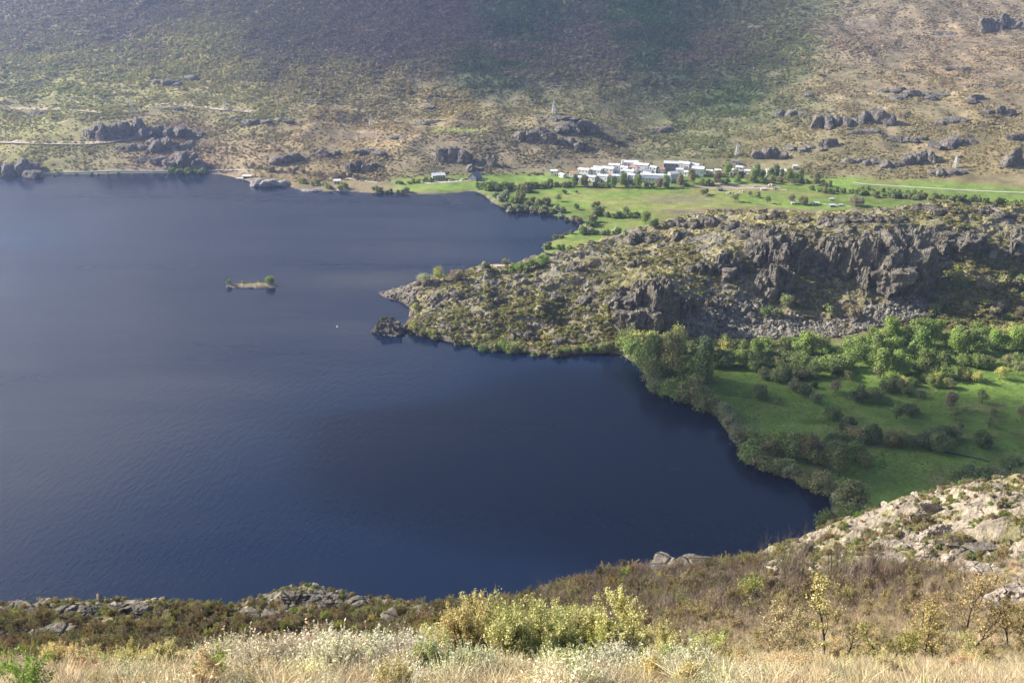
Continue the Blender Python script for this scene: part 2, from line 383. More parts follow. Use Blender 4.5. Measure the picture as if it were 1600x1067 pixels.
# ------------------------------------------------------------------ near slope height (a fan, finer towards the viewer)
RIM = [(-300, 950, 115), (0, 962, 115), (60, 952, 112), (130, 951, 115), (200, 943, 118), (250, 949, 118), (330, 960, 115), (400, 960, 115), (440, 945, 112), (480, 928, 110), (530, 933, 110), (600, 950, 112), (700, 962, 110),
       (780, 955, 105), (860, 930, 100), (930, 908, 100), (1030, 893, 105), (1090, 890, 105), (1180, 890, 105), (1250, 863, 108), (1310, 833, 110), (1390, 801, 112), (1440, 774, 115), (1500, 768, 118), (1560, 781, 120), (1600, 773, 120), (1800, 750, 120)]
npnt = []; nval = []
for u, v, Y in RIM + [(-200, 1010, 70), (0, 1010, 70), (200, 1008, 70), (400, 1012, 70), (600, 1010, 64), (800, 1000, 55), (1000, 965, 60), (1200, 950, 60), (1300, 905, 75), (1450, 900, 70), (1550, 850, 85), (1600, 905, 60), (1460, 830, 95), (1800, 880, 70),
                      (-200, 1060, 28), (0, 1058, 28), (400, 1050, 30), (700, 1046, 28), (800, 1040, 27), (1000, 1040, 28), (1290, 1046, 36), (1480, 1050, 32), (1600, 1042, 36), (1800, 1040, 36),
                      (-200, 1130, 12), (0, 1125, 12), (400, 1120, 12), (800, 1115, 12), (1200, 1118, 12), (1600, 1125, 12), (1900, 1130, 12)]:
    x, y, z = yp(u, v, Y); npnt.append((x, y)); nval.append(z)
for x in (-30, -10, 0, 10, 30): npnt += [(x, 0), (x, -12)]; nval += [238.1 - 1, 246]
for x, k in ((-300, 0), (-180, 0), (-80, 0), (0, 0), (60, 0), (120, 4), (200, 10), (300, 10)):
    npnt += [(x, 180), (x, 240), (x, 300 + k), (x, 345)]; nval += [88, 44, -1 + k * .5, -25]
rb_near = RBF(npnt, nval)
def near_rock(x, y):                       # 0 soil, 1 bare rock
    u, v = project(x, y, rb_near(x, y))
    n = fbm(x / 9, y / 9, 71, 4)
    ridge = sstep(0, 40, (u - 1150) * .9 - (v - 900) * -1.0) * (1 - sstep(880, 960, v)) * sstep(1120, 1220, u) * sstep(60, 80, y)
    rim = (1 - sstep(975, 1000, v)) * sstep(80, 100, y) * sstep(.50, .60, n + .06) * (1 - sstep(790, 850, u) * (1 - sstep(1150, 1200, u)))
    r = np.maximum(ridge * sstep(.26, .42, n + .1), rim)
    right = sstep(1450, 1560, u) * (1 - sstep(930, 980, v)) * sstep(.38, .5, n)
    return np.maximum(r, right)
ang = np.linspace(-1.05, 1.05, 620)
ry = np.concatenate([[-10, -4, 0, 3], np.geomspace(6, 135, 330), np.linspace(137, 345, 60)])
NXg = np.outer(np.maximum(ry, 0) + 14, np.tan(ang)) * 0.92; NYg = np.repeat(ry[:, None], len(ang), 1)
nrk = near_rock(NXg, NYg)
nfar = sstep(20, 80, NYg)
NZg = rb_near(NXg, NYg) + nfar * ((fbm(NXg / 7, NYg / 7, 81, 4) - .5) * 2.0) + nrk * ((fbm(NXg / 9, (NYg + NXg * .4) / 6, 85, 5, True) - .45) * 3.4 + (fbm(NXg / 2.6, NYg / 1.5, 88, 3, True) - .5) * .5) \
    + (1 - nfar) * (fbm(NXg / 2, NYg / 2, 90, 3) - .5) * .35
class Fan:
    def __call__(s, x, y):
        x = np.asarray(x, float); y = np.asarray(y, float)
        fy = np.interp(y, ry, np.arange(len(ry))); a = np.arctan(x / .92 / (np.maximum(y, 0) + 14)); fx = np.interp(a, ang, np.arange(len(ang)))
        ix = np.minimum(fx.astype(int), len(ang) - 2); iy = np.minimum(fy.astype(int), len(ry) - 2); fx = fx - ix; fy = fy - iy; Z = NZg
        z = (Z[iy, ix] * (1 - fx) + Z[iy, ix + 1] * fx) * (1 - fy) + (Z[iy + 1, ix] * (1 - fx) + Z[iy + 1, ix + 1] * fx) * fy
        return np.where(y > ry[-1], -50, z)
G_near = Fan()

def hgt(x, y):
    x = np.asarray(x, float); y = np.asarray(y, float)
    z = G_far(x, y); z = np.where(y < 282, -8, z)
    inp = (x > px_[0]) & (x < px_[-1]) & (y > py_[0]) & (y < py_[-1])
    z = np.where(inp, np.maximum(z, G_pen(x, y)), z)
    return np.where(y < 346, np.maximum(z, G_near(x, y)), z)

def pick(u, v, tmin=None):                 # where the line of sight through (u, v) first meets the land (vectorised)
    u = np.atleast_1d(np.asarray(u, float)); v = np.atleast_1d(np.asarray(v, float))
    a, b, c = ray(u, v)
    y = np.full(len(u), 8.0 if tmin is None else tmin); done = np.zeros(len(u), bool)
    for k in range(620):
        t = y / b; z = CAM_H + c * t; h = np.maximum(hgt(a * t, y), 0)
        gap = z - h
        hit = gap <= 0.02
        done |= hit
        y = np.where(done, y, y + np.clip(gap * .5, .05, 12))
        if done.all() or y[~done].min() > 2700: break
    t = y / b
    return a * t, y, hgt(a * t, y)

def P(u, v, tmin=None):
    x, y, z = pick([u], [v], tmin); return float(x[0]), float(y[0]), float(z[0])
def mpp(y, z=0):                           # metres per photo pixel at distance y
    return (y * math.cos(PITCH) + (CAM_H - z) * math.sin(PITCH)) / FPX

# ------------------------------------------------------------------ ground colours (material only, no light in them)
def lerp(a, b, t): return a + (np.asarray(b, float) - a) * t[..., None]
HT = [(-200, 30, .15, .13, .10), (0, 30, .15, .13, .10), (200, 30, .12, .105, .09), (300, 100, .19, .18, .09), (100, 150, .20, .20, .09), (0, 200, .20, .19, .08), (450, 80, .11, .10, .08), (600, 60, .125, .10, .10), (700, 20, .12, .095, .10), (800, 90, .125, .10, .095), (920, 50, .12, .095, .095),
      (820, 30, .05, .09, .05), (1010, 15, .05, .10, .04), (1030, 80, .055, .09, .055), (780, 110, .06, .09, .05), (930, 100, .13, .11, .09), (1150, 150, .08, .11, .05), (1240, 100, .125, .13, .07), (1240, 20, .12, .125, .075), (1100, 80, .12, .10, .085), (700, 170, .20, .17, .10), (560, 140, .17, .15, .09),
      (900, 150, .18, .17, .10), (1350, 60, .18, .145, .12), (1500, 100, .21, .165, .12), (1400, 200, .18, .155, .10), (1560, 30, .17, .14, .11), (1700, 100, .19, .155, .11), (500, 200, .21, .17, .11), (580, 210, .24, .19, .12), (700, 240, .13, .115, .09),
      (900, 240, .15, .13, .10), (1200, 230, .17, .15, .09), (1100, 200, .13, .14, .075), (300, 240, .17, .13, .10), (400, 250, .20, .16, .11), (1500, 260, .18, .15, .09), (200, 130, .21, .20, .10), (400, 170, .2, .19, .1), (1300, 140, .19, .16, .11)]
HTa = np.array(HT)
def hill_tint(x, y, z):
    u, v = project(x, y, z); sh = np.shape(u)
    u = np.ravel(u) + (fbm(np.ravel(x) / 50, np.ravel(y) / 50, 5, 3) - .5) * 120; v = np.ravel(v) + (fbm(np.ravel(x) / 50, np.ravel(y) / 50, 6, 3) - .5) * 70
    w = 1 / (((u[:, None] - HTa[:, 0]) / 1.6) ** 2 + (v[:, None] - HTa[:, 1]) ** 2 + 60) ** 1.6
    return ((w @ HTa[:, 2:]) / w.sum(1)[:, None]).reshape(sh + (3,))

def flat_field(x, y, ld):                  # how much of the valley floor is mown meadow
    return sstep(3, 9, ld)

def far_colour(x, y, z, ld):
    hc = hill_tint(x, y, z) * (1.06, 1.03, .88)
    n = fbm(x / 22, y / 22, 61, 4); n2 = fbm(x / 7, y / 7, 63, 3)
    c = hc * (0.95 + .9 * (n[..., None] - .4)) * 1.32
    c = lerp(c, (.28, .21, .13), sstep(.58, .7, n) * .45)
    u, v = project(x, y, z)
    flat = 1 - sstep(3.2, 6, z)
    meadow = np.array([.17, .25, .048]) * (0.85 + .4 * fbm(x / 35, y / 60, 67, 3)[..., None])
    dry = fbm(x / 50, y / 28, 69, 4)
    meadow = lerp(meadow, (.27, .25, .09), sstep(.52, .66, dry) * .6 * sstep(700, 900, y))
    near = 1 - sstep(600, 720, y)
    meadow = lerp(meadow, (.135, .215, .04), near * .8)
    st = fbm(x / 40 + y / 300, y / 5.5, 73, 4); meadow = meadow * (1 + (near * .55)[..., None] * (st[..., None] - .5)); meadow = lerp(meadow, (.25, .22, .10), near * sstep(.60, .70, fbm(x / 26, y / 9, 74, 4)) * .5)
    foot = sstep(-26, -8, poly_sd(x, y, PEN)) * near; meadow = lerp(meadow, (.19, .16, .08), foot)
    c = lerp(c, meadow, flat * sstep(2, 6, ld) * sstep(590, 640, u + (y < 700) * 500))
    # brown strip under the village, dark ploughed plots, small bright pasture on the hill
    pl = np.exp(-(((u - 1180) / 150) ** 2 + ((v - 331) / 7) ** 2)); c = lerp(c, (.22, .17, .11), flat * sstep(.35, .6, pl * (.6 + n)) * .8)
    pl = np.exp(-(((u - 1060) / 60) ** 2 + ((v - 311) / 9) ** 2)); c = lerp(c, (.23, .21, .12), flat * sstep(.35, .6, pl * (.6 + n2)) * .7)
    pl = np.exp(-(((u - 1150) / 70) ** 2 + ((v - 292) / 5) ** 2)); c = lerp(c, (.36, .29, .21), sstep(.4, .6, pl * (.7 + n2)) * .8)
    pl = np.exp(-(((u - 715) / 50) ** 4 + ((v - 204) / 4.0) ** 2)); c = lerp(c, (.27, .30, .09), sstep(.4, .6, pl))
    pl = np.exp(-(((u - 575) / 75) ** 2 + ((v - 210) / 10) ** 2)); c = lerp(c, (.32, .25, .165), sstep(.35, .7, pl) * .8)
    c = lerp(c, (.30, .25, .18), (1 - sstep(.6, 3.0, ld)) * .8)
    c = lerp(c, (.05, .06, .05), (ld < 0) * 1.0)
    return np.clip(c, .01, .7)

def vis_faces(F, keepv): return F[keepv[F].any(1)]

V = np.stack([FX, FY, FZ], -1).reshape(-1, 3)
F = gridfaces(*FX.shape)
F = vis_faces(F, (FLD.ravel() > -28))
# renumber
used = np.unique(F); remap = np.full(len(V), -1); remap[used] = np.arange(len(used))
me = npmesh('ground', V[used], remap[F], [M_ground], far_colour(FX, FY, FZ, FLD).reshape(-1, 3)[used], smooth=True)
tag(link('ground', me), 'valley floor and far hillside with meadows and brown scrub', kind='structure')

V = np.array([(-3600, 100, 0), (1100, 100, 0), (1100, 1200, 0), (-3600, 1200, 0)])

def mat_water():
    m, nt, out = nodes_of('lake_water'); L = nt.links
    g = N(nt, 'ShaderNodeNewGeometry')
    b = N(nt, 'ShaderNodeBsdfPrincipled', i_Roughness=0.2, i_IOR=1.33)
    lw = N(nt, 'ShaderNodeRGB'); lw.outputs[0].default_value = (.004, .0125, .038, 1)
    # pale shallow bar off the headland and paler shallows in the far bay: colour of the lake bed
    def blob(cx, cy, rx, ry, rot=0):
        mp = N(nt, 'ShaderNodeMapping', vector_type='TEXTURE'); mp.inputs['Location'].default_value = (cx, cy, 0); mp.inputs['Rotation'].default_value = (0, 0, rot); mp.inputs['Scale'].default_value = (rx, ry, 1)
        L.new(g.outputs['Position'], mp.inputs[0]); gr = N(nt, 'ShaderNodeTexGradient', gradient_type='SPHERICAL'); L.new(mp.outputs[0], gr.inputs[0]); return gr.outputs[1]
    x0, y0 = gp(590, 436); s = blob(x0, y0, 60, 26, .12)
    x1, y1 = gp(700, 313); s2 = blob(x1, y1, 55, 26, 0)
    ad = N(nt, 'ShaderNodeMath', operation='ADD'); L.new(s, ad.inputs[0])
    nz = N(nt, 'ShaderNodeTexNoise', i_Scale=.05, i_Detail=3.0); L.new(g.outputs['Position'], nz.inputs['Vector'])
    mm = N(nt, 'ShaderNodeMath', operation='MULTIPLY'); L.new(s2, mm.inputs[0]); L.new(ramp(nt, nz.outputs[0], [(.45, 0), (.6, 1)]), mm.inputs[1]); L.new(mm.outputs[0], ad.inputs[1])
    mx = N(nt, 'ShaderNodeMix', data_type='RGBA'); L.new(ad.outputs[0], mx.inputs[0]); L.new(lw.outputs[0], mx.inputs[6]); mx.inputs[7].default_value = (.030, .036, .045, 1)
    L.new(mx.outputs[2], b.inputs['Base Color'])
    mp = N(nt, 'ShaderNodeMapping'); mp.inputs['Rotation'].default_value = (0, 0, .55); mp.inputs['Scale'].default_value = (1.0, .42, 1); L.new(g.outputs['Position'], mp.inputs[0])
    n1 = N(nt, 'ShaderNodeTexNoise', i_Scale=.42, i_Detail=3.0, i_Roughness=.55); L.new(mp.outputs[0], n1.inputs['Vector'])
    mp2 = N(nt, 'ShaderNodeMapping'); mp2.inputs['Rotation'].default_value = (0, 0, -.5); mp2.inputs['Scale'].default_value = (1.0, .5, 1); L.new(g.outputs['Position'], mp2.inputs[0])
    n2 = N(nt, 'ShaderNodeTexNoise', i_Scale=.9, i_Detail=2.0); L.new(mp2.outputs[0], n2.inputs['Vector'])
    sm = N(nt, 'ShaderNodeMath', operation='MULTIPLY_ADD'); L.new(n2.outputs[0], sm.inputs[0]); sm.inputs[1].default_value = .4; L.new(n1.outputs[0], sm.inputs[2])
    # gusts: wind-ruffled and calm lanes
    n3 = N(nt, 'ShaderNodeTexNoise', i_Scale=.006, i_Detail=3.0); L.new(mp.outputs[0], n3.inputs['Vector'])
    mp3 = N(nt, 'ShaderNodeMapping'); mp3.inputs['Rotation'].default_value = (0, 0, .2); mp3.inputs['Scale'].default_value = (.25, 1, 1); L.new(g.outputs['Position'], mp3.inputs[0])
    n4 = N(nt, 'ShaderNodeTexNoise', i_Scale=.012, i_Detail=4.0, i_Roughness=.6); L.new(mp3.outputs[0], n4.inputs['Vector']); L.new(ramp(nt, n4.outputs[0], [(.35, .12), (.65, .30)]), b.inputs['Roughness'])
    bp = N(nt, 'ShaderNodeBump', i_Distance=.17); L.new(sm.outputs[0], bp.inputs['Height']); L.new(ramp(nt, n3.outputs[0], [(.35, .35), (.65, .8)]), bp.inputs['Strength'])
    L.new(bp.outputs[0], b.inputs['Normal']); L.new(b.outputs[0], out.inputs[0]); return m
me = npmesh('lake', V, [[0, 1, 2, 3]], [mat_water()]); tag(link('lake_water', me), 'dark blue lake water ruffled by wind', kind='structure')

# headland
def pen_colour(x, y, z, d):
    n = fbm(x / 16, y / 16, 101, 4); n2 = fbm(x / 5, y / 5, 103, 3); n3 = fbm(x / 45, y / 45, 107, 3)
    gy, gx = np.gradient(z, py_, px_); sl = np.hypot(gx, gy)
    u, v = project(x, y, z)
    rock = np.array([.22, .20, .165]); grass = np.array([.275, .24, .11]); scrub = np.array([.21, .195, .075])
    c = np.broadcast_to(grass, x.shape + (3,)).copy() * (0.7 + .7 * n2[..., None])
    c = lerp(c, scrub, sstep(.48, .6, n) * .85)
    c = lerp(c, rock, np.maximum(sstep(.7, 1.3, sl), sstep(.5, .62, n2 * .6 + n3 * .4)))
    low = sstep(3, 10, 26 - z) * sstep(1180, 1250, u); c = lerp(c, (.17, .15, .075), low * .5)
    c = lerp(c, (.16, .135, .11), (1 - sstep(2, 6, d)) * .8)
    return c
V = np.stack([PX, PY, PZ], -1).reshape(-1, 3)
jit = sstep(3, 15, PD) * 1.6
V[:, 0] += ((fbm(PX / 4, PZ / 3 + PY / 5, 111, 3) - .5) * jit * 2).ravel(); V[:, 1] += ((fbm(PX / 4, PZ / 3 + PY / 5, 117, 3) - .5) * jit * 2).ravel()
F = vis_faces(gridfaces(*PX.shape), (PD.ravel() > -3)); used = np.unique(F); remap = np.full(len(V), -1); remap[used] = np.arange(len(used))
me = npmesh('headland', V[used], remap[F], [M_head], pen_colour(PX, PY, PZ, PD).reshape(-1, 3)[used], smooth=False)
tag(link('headland_hill', me), 'craggy rocky headland with cliffs running out into the lake', kind='structure')

# near slope
def near_colour(x, y, r):
    n = fbm(x / 4, y / 4, 131, 4); n2 = fbm(x / 1.5, y / 1.5, 133, 3)
    c = np.array([.20, .155, .085]) * (0.6 + .8 * n2[..., None])
    c = lerp(c, (.30, .25, .13), sstep(.5, .6, n) * .7)
    near = 1 - sstep(35, 60, y); c = lerp(c, (.34, .29, .16), near * .6)
    rc = lerp(np.broadcast_to([.19, .175, .155], x.shape + (3,)), (.41, .35, .275), sstep(-5, 25, x)); c = lerp(c, rc, r * (.75 + .25 * n))
    c = lerp(c, (.28, .26, .11), sstep(.55, .66, fbm(x / 2.5, y / 2.5, 137, 3)) * .7 * r)
    return c * (0.8 + .4 * n2[..., None])
V = np.stack([NXg, NYg, NZg], -1).reshape(-1, 3)
me = npmesh('near_slope', V, gridfaces(*NXg.shape), [M_near], near_colour(NXg, NYg, nrk).reshape(-1, 3), smooth=False)
tag(link('near_hill', me), 'steep near slope of granite ribs and scrub above the lake', kind='structure')

# ------------------------------------------------------------------ haze and clouds
def vol_mat(name, col, dens, aniso=0.0):
    m, nt, out = nodes_of(name); v = N(nt, 'ShaderNodeVolumePrincipled'); v.inputs['Color'].default_value = (*col, 1); v.inputs['Density'].default_value = dens
    v.inputs['Anisotropy'].default_value = aniso; nt.links.new(v.outputs[0], out.inputs['Volume']); return m
mb = MB(); mb.quadbox(0, 1250, 225, 7600, 3300, 470); tag(link('haze', mb.mesh('haze', vol_mat('haze', (.50, .62, 1.0), 0.00013, 0.58))), 'thin blue air haze over the lake valley', kind='stuff')

def ico(n):
    import bmesh
    bm = bmesh.new(); bmesh.ops.create_icosphere(bm, subdivisions=n, radius=1.0)
    v = np.array([p.co[:] for p in bm.verts]); f = np.array([[q.index for q in t.verts] for t in bm.faces]); bm.free(); return v, f
ICO = {n: ico(n) for n in (1, 2, 3, 4, 5)}
M_cloud = vol_mat('cloud', (1, 1, 1), 0.0062, 0.3)
M_cloud_s = vol_mat('small_cloud', (1, 1, 1), 0.016, 0.3)
def cloud(tx, ty, tz, rx, ry, rz, alt, seed, label, mat=None):
    """a cloud whose shade falls round (tx, ty, tz)"""
    k = (alt - tz) / SUN_DIR[2]; c = np.array([tx, ty, tz]) + SUN_DIR * k
    v, f = ICO[5]; n = vnoise3(v * 1.7 + seed, seed) * .55 + vnoise3(v * 4 + seed, seed + 1) * .3 + vnoise3(v * 9 + seed, seed + 2) * .15
    s = v * (0.62 + .75 * n[:, None]) * (rx, ry, rz)
    me = npmesh('cloud', s, f, [mat or M_cloud], smooth=True)
    o = link('cloud', me, tuple(c)); tag(o, label, 'cloud', 'broken clouds over the valley')
cloud(0, 1960, 130, 600, 600, 52, 850, 3, 'large flat white cloud high over the far hillside')
cloud(-560, 2640, 300, 480, 400, 60, 900, 8, 'smaller white cloud left of the large one over the hilltop')
cloud(112, 445, 2, 185, 105, 80, 800, 15, 'small white cloud over the near lake shore', M_cloud_s)

M_veil = vol_mat('veil_cloud', (1, 1, 1), 0.0040, 0.72)  # unseen thin clouds, added so their reflection brightens the left of the lake
def veil(cx, cy, cz, rx, ry, rz, seed, label):
    v, f = ICO[5]; n = vnoise3(v * 2.2 + seed, seed) * .6 + vnoise3(v * 6 + seed, seed + 1) * .4
    tag(link('veil_cloud', npmesh('veil_cloud', v * (0.6 + .7 * n[:, None]) * (rx, ry, rz), f, [M_veil], smooth=True), (cx, cy, cz)), label, 'cloud', 'unseen thin clouds added to brighten the lake')
veil(-5200, 6600, 3000, 3200, 2600, 260, 5, 'wide thin cloud added beyond the mountain to brighten the left water')
veil(-2400, 8600, 2700, 3000, 2400, 240, 9, 'second thin cloud added farther beyond the mountain to brighten the water')
veil(-8200, 9500, 3300, 3000, 3000, 300, 12, 'outermost thin cloud added towards the sun to brighten the water')

# ------------------------------------------------------------------ scattered natural stuff (instances of real meshes)
def proto_collection(name, meshes):
    c = bpy.data.collections.new(name)
    for i, m in enumerate(meshes):
        o = bpy.data.objects.new('%s_%02d' % (name, i), m); c.objects.link(o)
    return c
def scatter(name, label, pts, scl, tint, protos, zrot=True, tilt=0.0, idx=None, rot=None):
    n = len(pts)
    if n == 0: return None
    me = bpy.data.meshes.new(name); me.vertices.add(n); me.vertices.foreach_set('co', np.asarray(pts, np.float32).ravel())
    if rot is None:
        rot = np.zeros((n, 3), np.float32); rot[:, 2] = R.uniform(0, 6.28, n); rot[:, 0] = R.normal(0, tilt, n) if tilt else 0; rot[:, 1] = R.normal(0, tilt, n) if tilt else 0
    me.attributes.new('rot', 'FLOAT_VECTOR', 'POINT').data.foreach_set('vector', rot.astype(np.float32).ravel())
    sc = np.asarray(scl, np.float32)
    if sc.ndim == 1: sc = np.repeat(sc[:, None], 3, 1)
    me.attributes.new('scl', 'FLOAT_VECTOR', 'POINT').data.foreach_set('vector', sc.ravel())
    t = np.ones((n, 4), np.float32); t[:, :3] = tint
    me.attributes.new('tint', 'FLOAT_COLOR', 'POINT').data.foreach_set('color', t.ravel())
    if idx is None: idx = R.integers(0, len(protos.objects), n)
    me.attributes.new('idx', 'INT', 'POINT').data.foreach_set('value', np.asarray(idx, np.int32))
    o = link(name, me); tag(o, label, kind='stuff')
    ng = bpy.data.node_groups.new(name, 'GeometryNodeTree')
    ng.interface.new_socket('Geometry', in_out='INPUT', socket_type='NodeSocketGeometry'); ng.interface.new_socket('Geometry', in_out='OUTPUT', socket_type='NodeSocketGeometry')
    gi = ng.nodes.new('NodeGroupInput'); go = ng.nodes.new('NodeGroupOutput'); ip = ng.nodes.new('GeometryNodeInstanceOnPoints')
    ci = ng.nodes.new('GeometryNodeCollectionInfo'); ci.inputs['Collection'].default_value = protos; ci.inputs['Separate Children'].default_value = True; ci.inputs['Reset Children'].default_value = True
    def na(an, ty):
        a = ng.nodes.new('GeometryNodeInputNamedAttribute'); a.data_type = ty; a.inputs['Name'].default_value = an; return a.outputs[0]
    L = ng.links; L.new(gi.outputs[0], ip.inputs['Points']); L.new(ci.outputs[0], ip.inputs['Instance']); ip.inputs['Pick Instance'].default_value = True
    L.new(na('idx', 'INT'), ip.inputs['Instance Index']); L.new(na('rot', 'FLOAT_VECTOR'), ip.inputs['Rotation']); L.new(na('scl', 'FLOAT_VECTOR'), ip.inputs['Scale'])
    L.new(ip.outputs[0], go.inputs[0])
    md = o.modifiers.new('scatter', 'NODES'); md.node_group = ng
    return o

def leaves(P, Nn, size, rng, aspect=1.6):
    """quads at P facing Nn"""
    n = len(P); Nn = Nn / (np.linalg.norm(Nn, axis=1, keepdims=True) + 1e-9)
    t = rng.normal(size=(n, 3)); a = np.cross(Nn, t); a /= np.linalg.norm(a, axis=1, keepdims=True) + 1e-9; b = np.cross(Nn, a)
    s = (np.asarray(size) * rng.uniform(.6, 1.3, n))[:, None] * .5
    V = np.stack([P - a * s * aspect, P - b * s, P + a * s * aspect, P + b * s], 1).reshape(-1, 3)
    F = np.arange(4 * n).reshape(-1, 4); return V, F
def crown(seed, nlobe=14, nleaf=2200, size=.11, hz=1.0, spread=1.0, ragged=.25, conic=0.0):
    """unit crown: radius about 1, standing on z = 0"""
    rng = np.random.default_rng(seed); PP = []; NN = []
    for i in range(nlobe):
        zc = rng.uniform(.35, 1.35); rr = math.sqrt(max(.05, 1 - ((zc - .85) / .95) ** 2)) * .62 * spread * (1 - conic * (zc - .35))
        th = rng.uniform(0, 6.28); q = rr * math.sqrt(rng.uniform(.1, 1))
        c = np.array([q * math.cos(th), q * math.sin(th), zc * hz]); lr = rng.uniform(.20, .46) * (1 - conic * .4 * (zc - .3))
        n = nleaf // nlobe; d = rng.normal(size=(n, 3)); d /= np.linalg.norm(d, axis=1, keepdims=True)
        d[:, 2] = np.where(d[:, 2] < -.5, -d[:, 2], d[:, 2])
        r = lr * (1 + rng.normal(0, ragged * .5, n)) ; r *= .8 + .4 * vnoise3(d * 3 + i, seed)
        PP.append(c + d * r[:, None] * (1, 1, hz ** .5)); NN.append(d + rng.normal(0, .55, (n, 3)))
    Pq = np.concatenate(PP); keep = Pq[:, 2] > .02
    return leaves(Pq[keep], np.concatenate(NN)[keep], size, rng)
def crown_mesh(name, mat, **k):
    V, F = crown(**k); return npmesh(name, V, F, [mat])

class Twig:
    def __init__(s, seed): s.r = random.Random(seed); s.seg = []; s.tip = []
    def grow(s, p, d, L, r, lev, nseg=3, wob=.25, kids=4, up=.15, ang=.75):
        for k in range(nseg):
            d = (d + Vector([s.r.gauss(0, wob) for _ in range(3)]) * .5 + Vector((0, 0, up))).normalized()
            q = p + d * (L / nseg); r2 = r * (1 - .55 * (k + 1) / nseg)
            s.seg.append((p, q, r * (1 - .55 * k / nseg), r2, lev))
            if lev > 0:
                for j in range(max(1, kids // nseg) + (1 if s.r.random() < .4 else 0)):
                    a = Vector([s.r.gauss(0, 1) for _ in range(3)]); a = (a - d * a.dot(d)).normalized()
                    s.grow(q, (d * math.cos(ang) + a * math.sin(ang)).normalized(), L * s.r.uniform(.42, .68), r2 * .6, lev - 1, nseg, wob, kids, up, ang)
            else: s.tip.append(q)
            p = q
        s.tip.append(p)
    def tubes(s, n=3):
        S = s.seg; A = np.array([x[0][:] for x in S]); B = np.array([x[1][:] for x in S]); r1 = np.array([x[2] for x in S]); r2 = np.array([x[3] for x in S])
        d = B - A; d /= np.linalg.norm(d, axis=1, keepdims=True) + 1e-9; t = np.where(np.abs(d[:, 2:3]) > .9, [[1., 0, 0]], [[0, 0, 1.]])
        a = np.cross(d, t); a /= np.linalg.norm(a, axis=1, keepdims=True); b = np.cross(d, a); m = len(S); V = np.zeros((m, 2 * n, 3))
        for k in range(n):
            c, q = math.cos(6.283 * k / n), math.sin(6.283 * k / n)
            V[:, k] = A + (a * c + b * q) * r1[:, None]; V[:, n + k] = B + (a * c + b * q) * r2[:, None]
        F = []
        for k in range(n): F.append(np.stack([np.arange(m) * 2 * n + i for i in (k, (k + 1) % n, n + (k + 1) % n, n + k)], 1))
        return V.reshape(-1, 3), np.concatenate(F)

def join(*VF):
    Vs = []; Fs = []; off = 0; mi = []
    for k, (V, F) in enumerate(VF): Vs.append(V); Fs.append(F + off); off += len(V); mi.append(np.full(len(F), k))
    return np.concatenate(Vs), np.concatenate(Fs), np.concatenate(mi)

def rock_vf(seed, sub=3, planes=16, rough=.06, flat=1.0, vert=0.0):
    rng = np.random.default_rng(seed); v, f = ICO[sub]
    n = rng.normal(size=(planes, 3)); n[:, 2] *= (1 - vert); n /= np.linalg.norm(n, axis=1, keepdims=True); n = np.vstack([n, [0, 0, 1.]])
    h = np.append(rng.uniform(.55, .95, planes), .75)
    dn = v @ n.T; r = np.where(dn > .05, h / np.maximum(dn, .05), 9).min(1); r = np.minimum(r, 1.2)
    r = r * (1 + rough * (vnoise3(v * 5 + seed, seed) - .5) * 2 + rough * .7 * (vnoise3(v * 13 + seed, seed + 1) - .5) * 2)
    w = v * r[:, None]; w[:, 2] *= flat; return w, f
def rock_mesh(name, mat, **k):
    V, F = rock_vf(**k); return npmesh(name, V, F, [mat])

# ------------------------------------------------------------------ prototypes
C_bush = proto_collection('bush_shapes', [crown_mesh('bush', M_leaf_i, seed=200 + i, nlobe=6, nleaf=150, size=.42, hz=.75) for i in range(6)])
C_con = proto_collection('cone_bush_shapes', [crown_mesh('cone_bush', M_leaf_i, seed=220 + i, nlobe=7, nleaf=160, size=.36, hz=1.6, conic=.55, spread=.8) for i in range(4)])
C_scrub = proto_collection('scrub_shapes', [crown_mesh('scrub', M_leaf_i, seed=240 + i, nlobe=9, nleaf=600, size=.2, hz=.75, ragged=.4) for i in range(6)])
C_boul = proto_collection('boulder_shapes', [rock_mesh('boulder', M_rockhi, seed=260 + i, sub=2, planes=11, rough=.05) for i in range(8)])
C_stone = proto_collection('stone_shapes', [rock_mesh('stone', M_rockni, seed=280 + i, sub=3, planes=12, rough=.06) for i in range(6)])

def tint_rand(base, n, s=.18, hue=.08):
    t = np.broadcast_to(np.asarray(base, float), (n, 3)) * np.exp(R.normal(0, s, (n, 1))) * np.exp(R.normal(0, hue, (n, 3))); return t

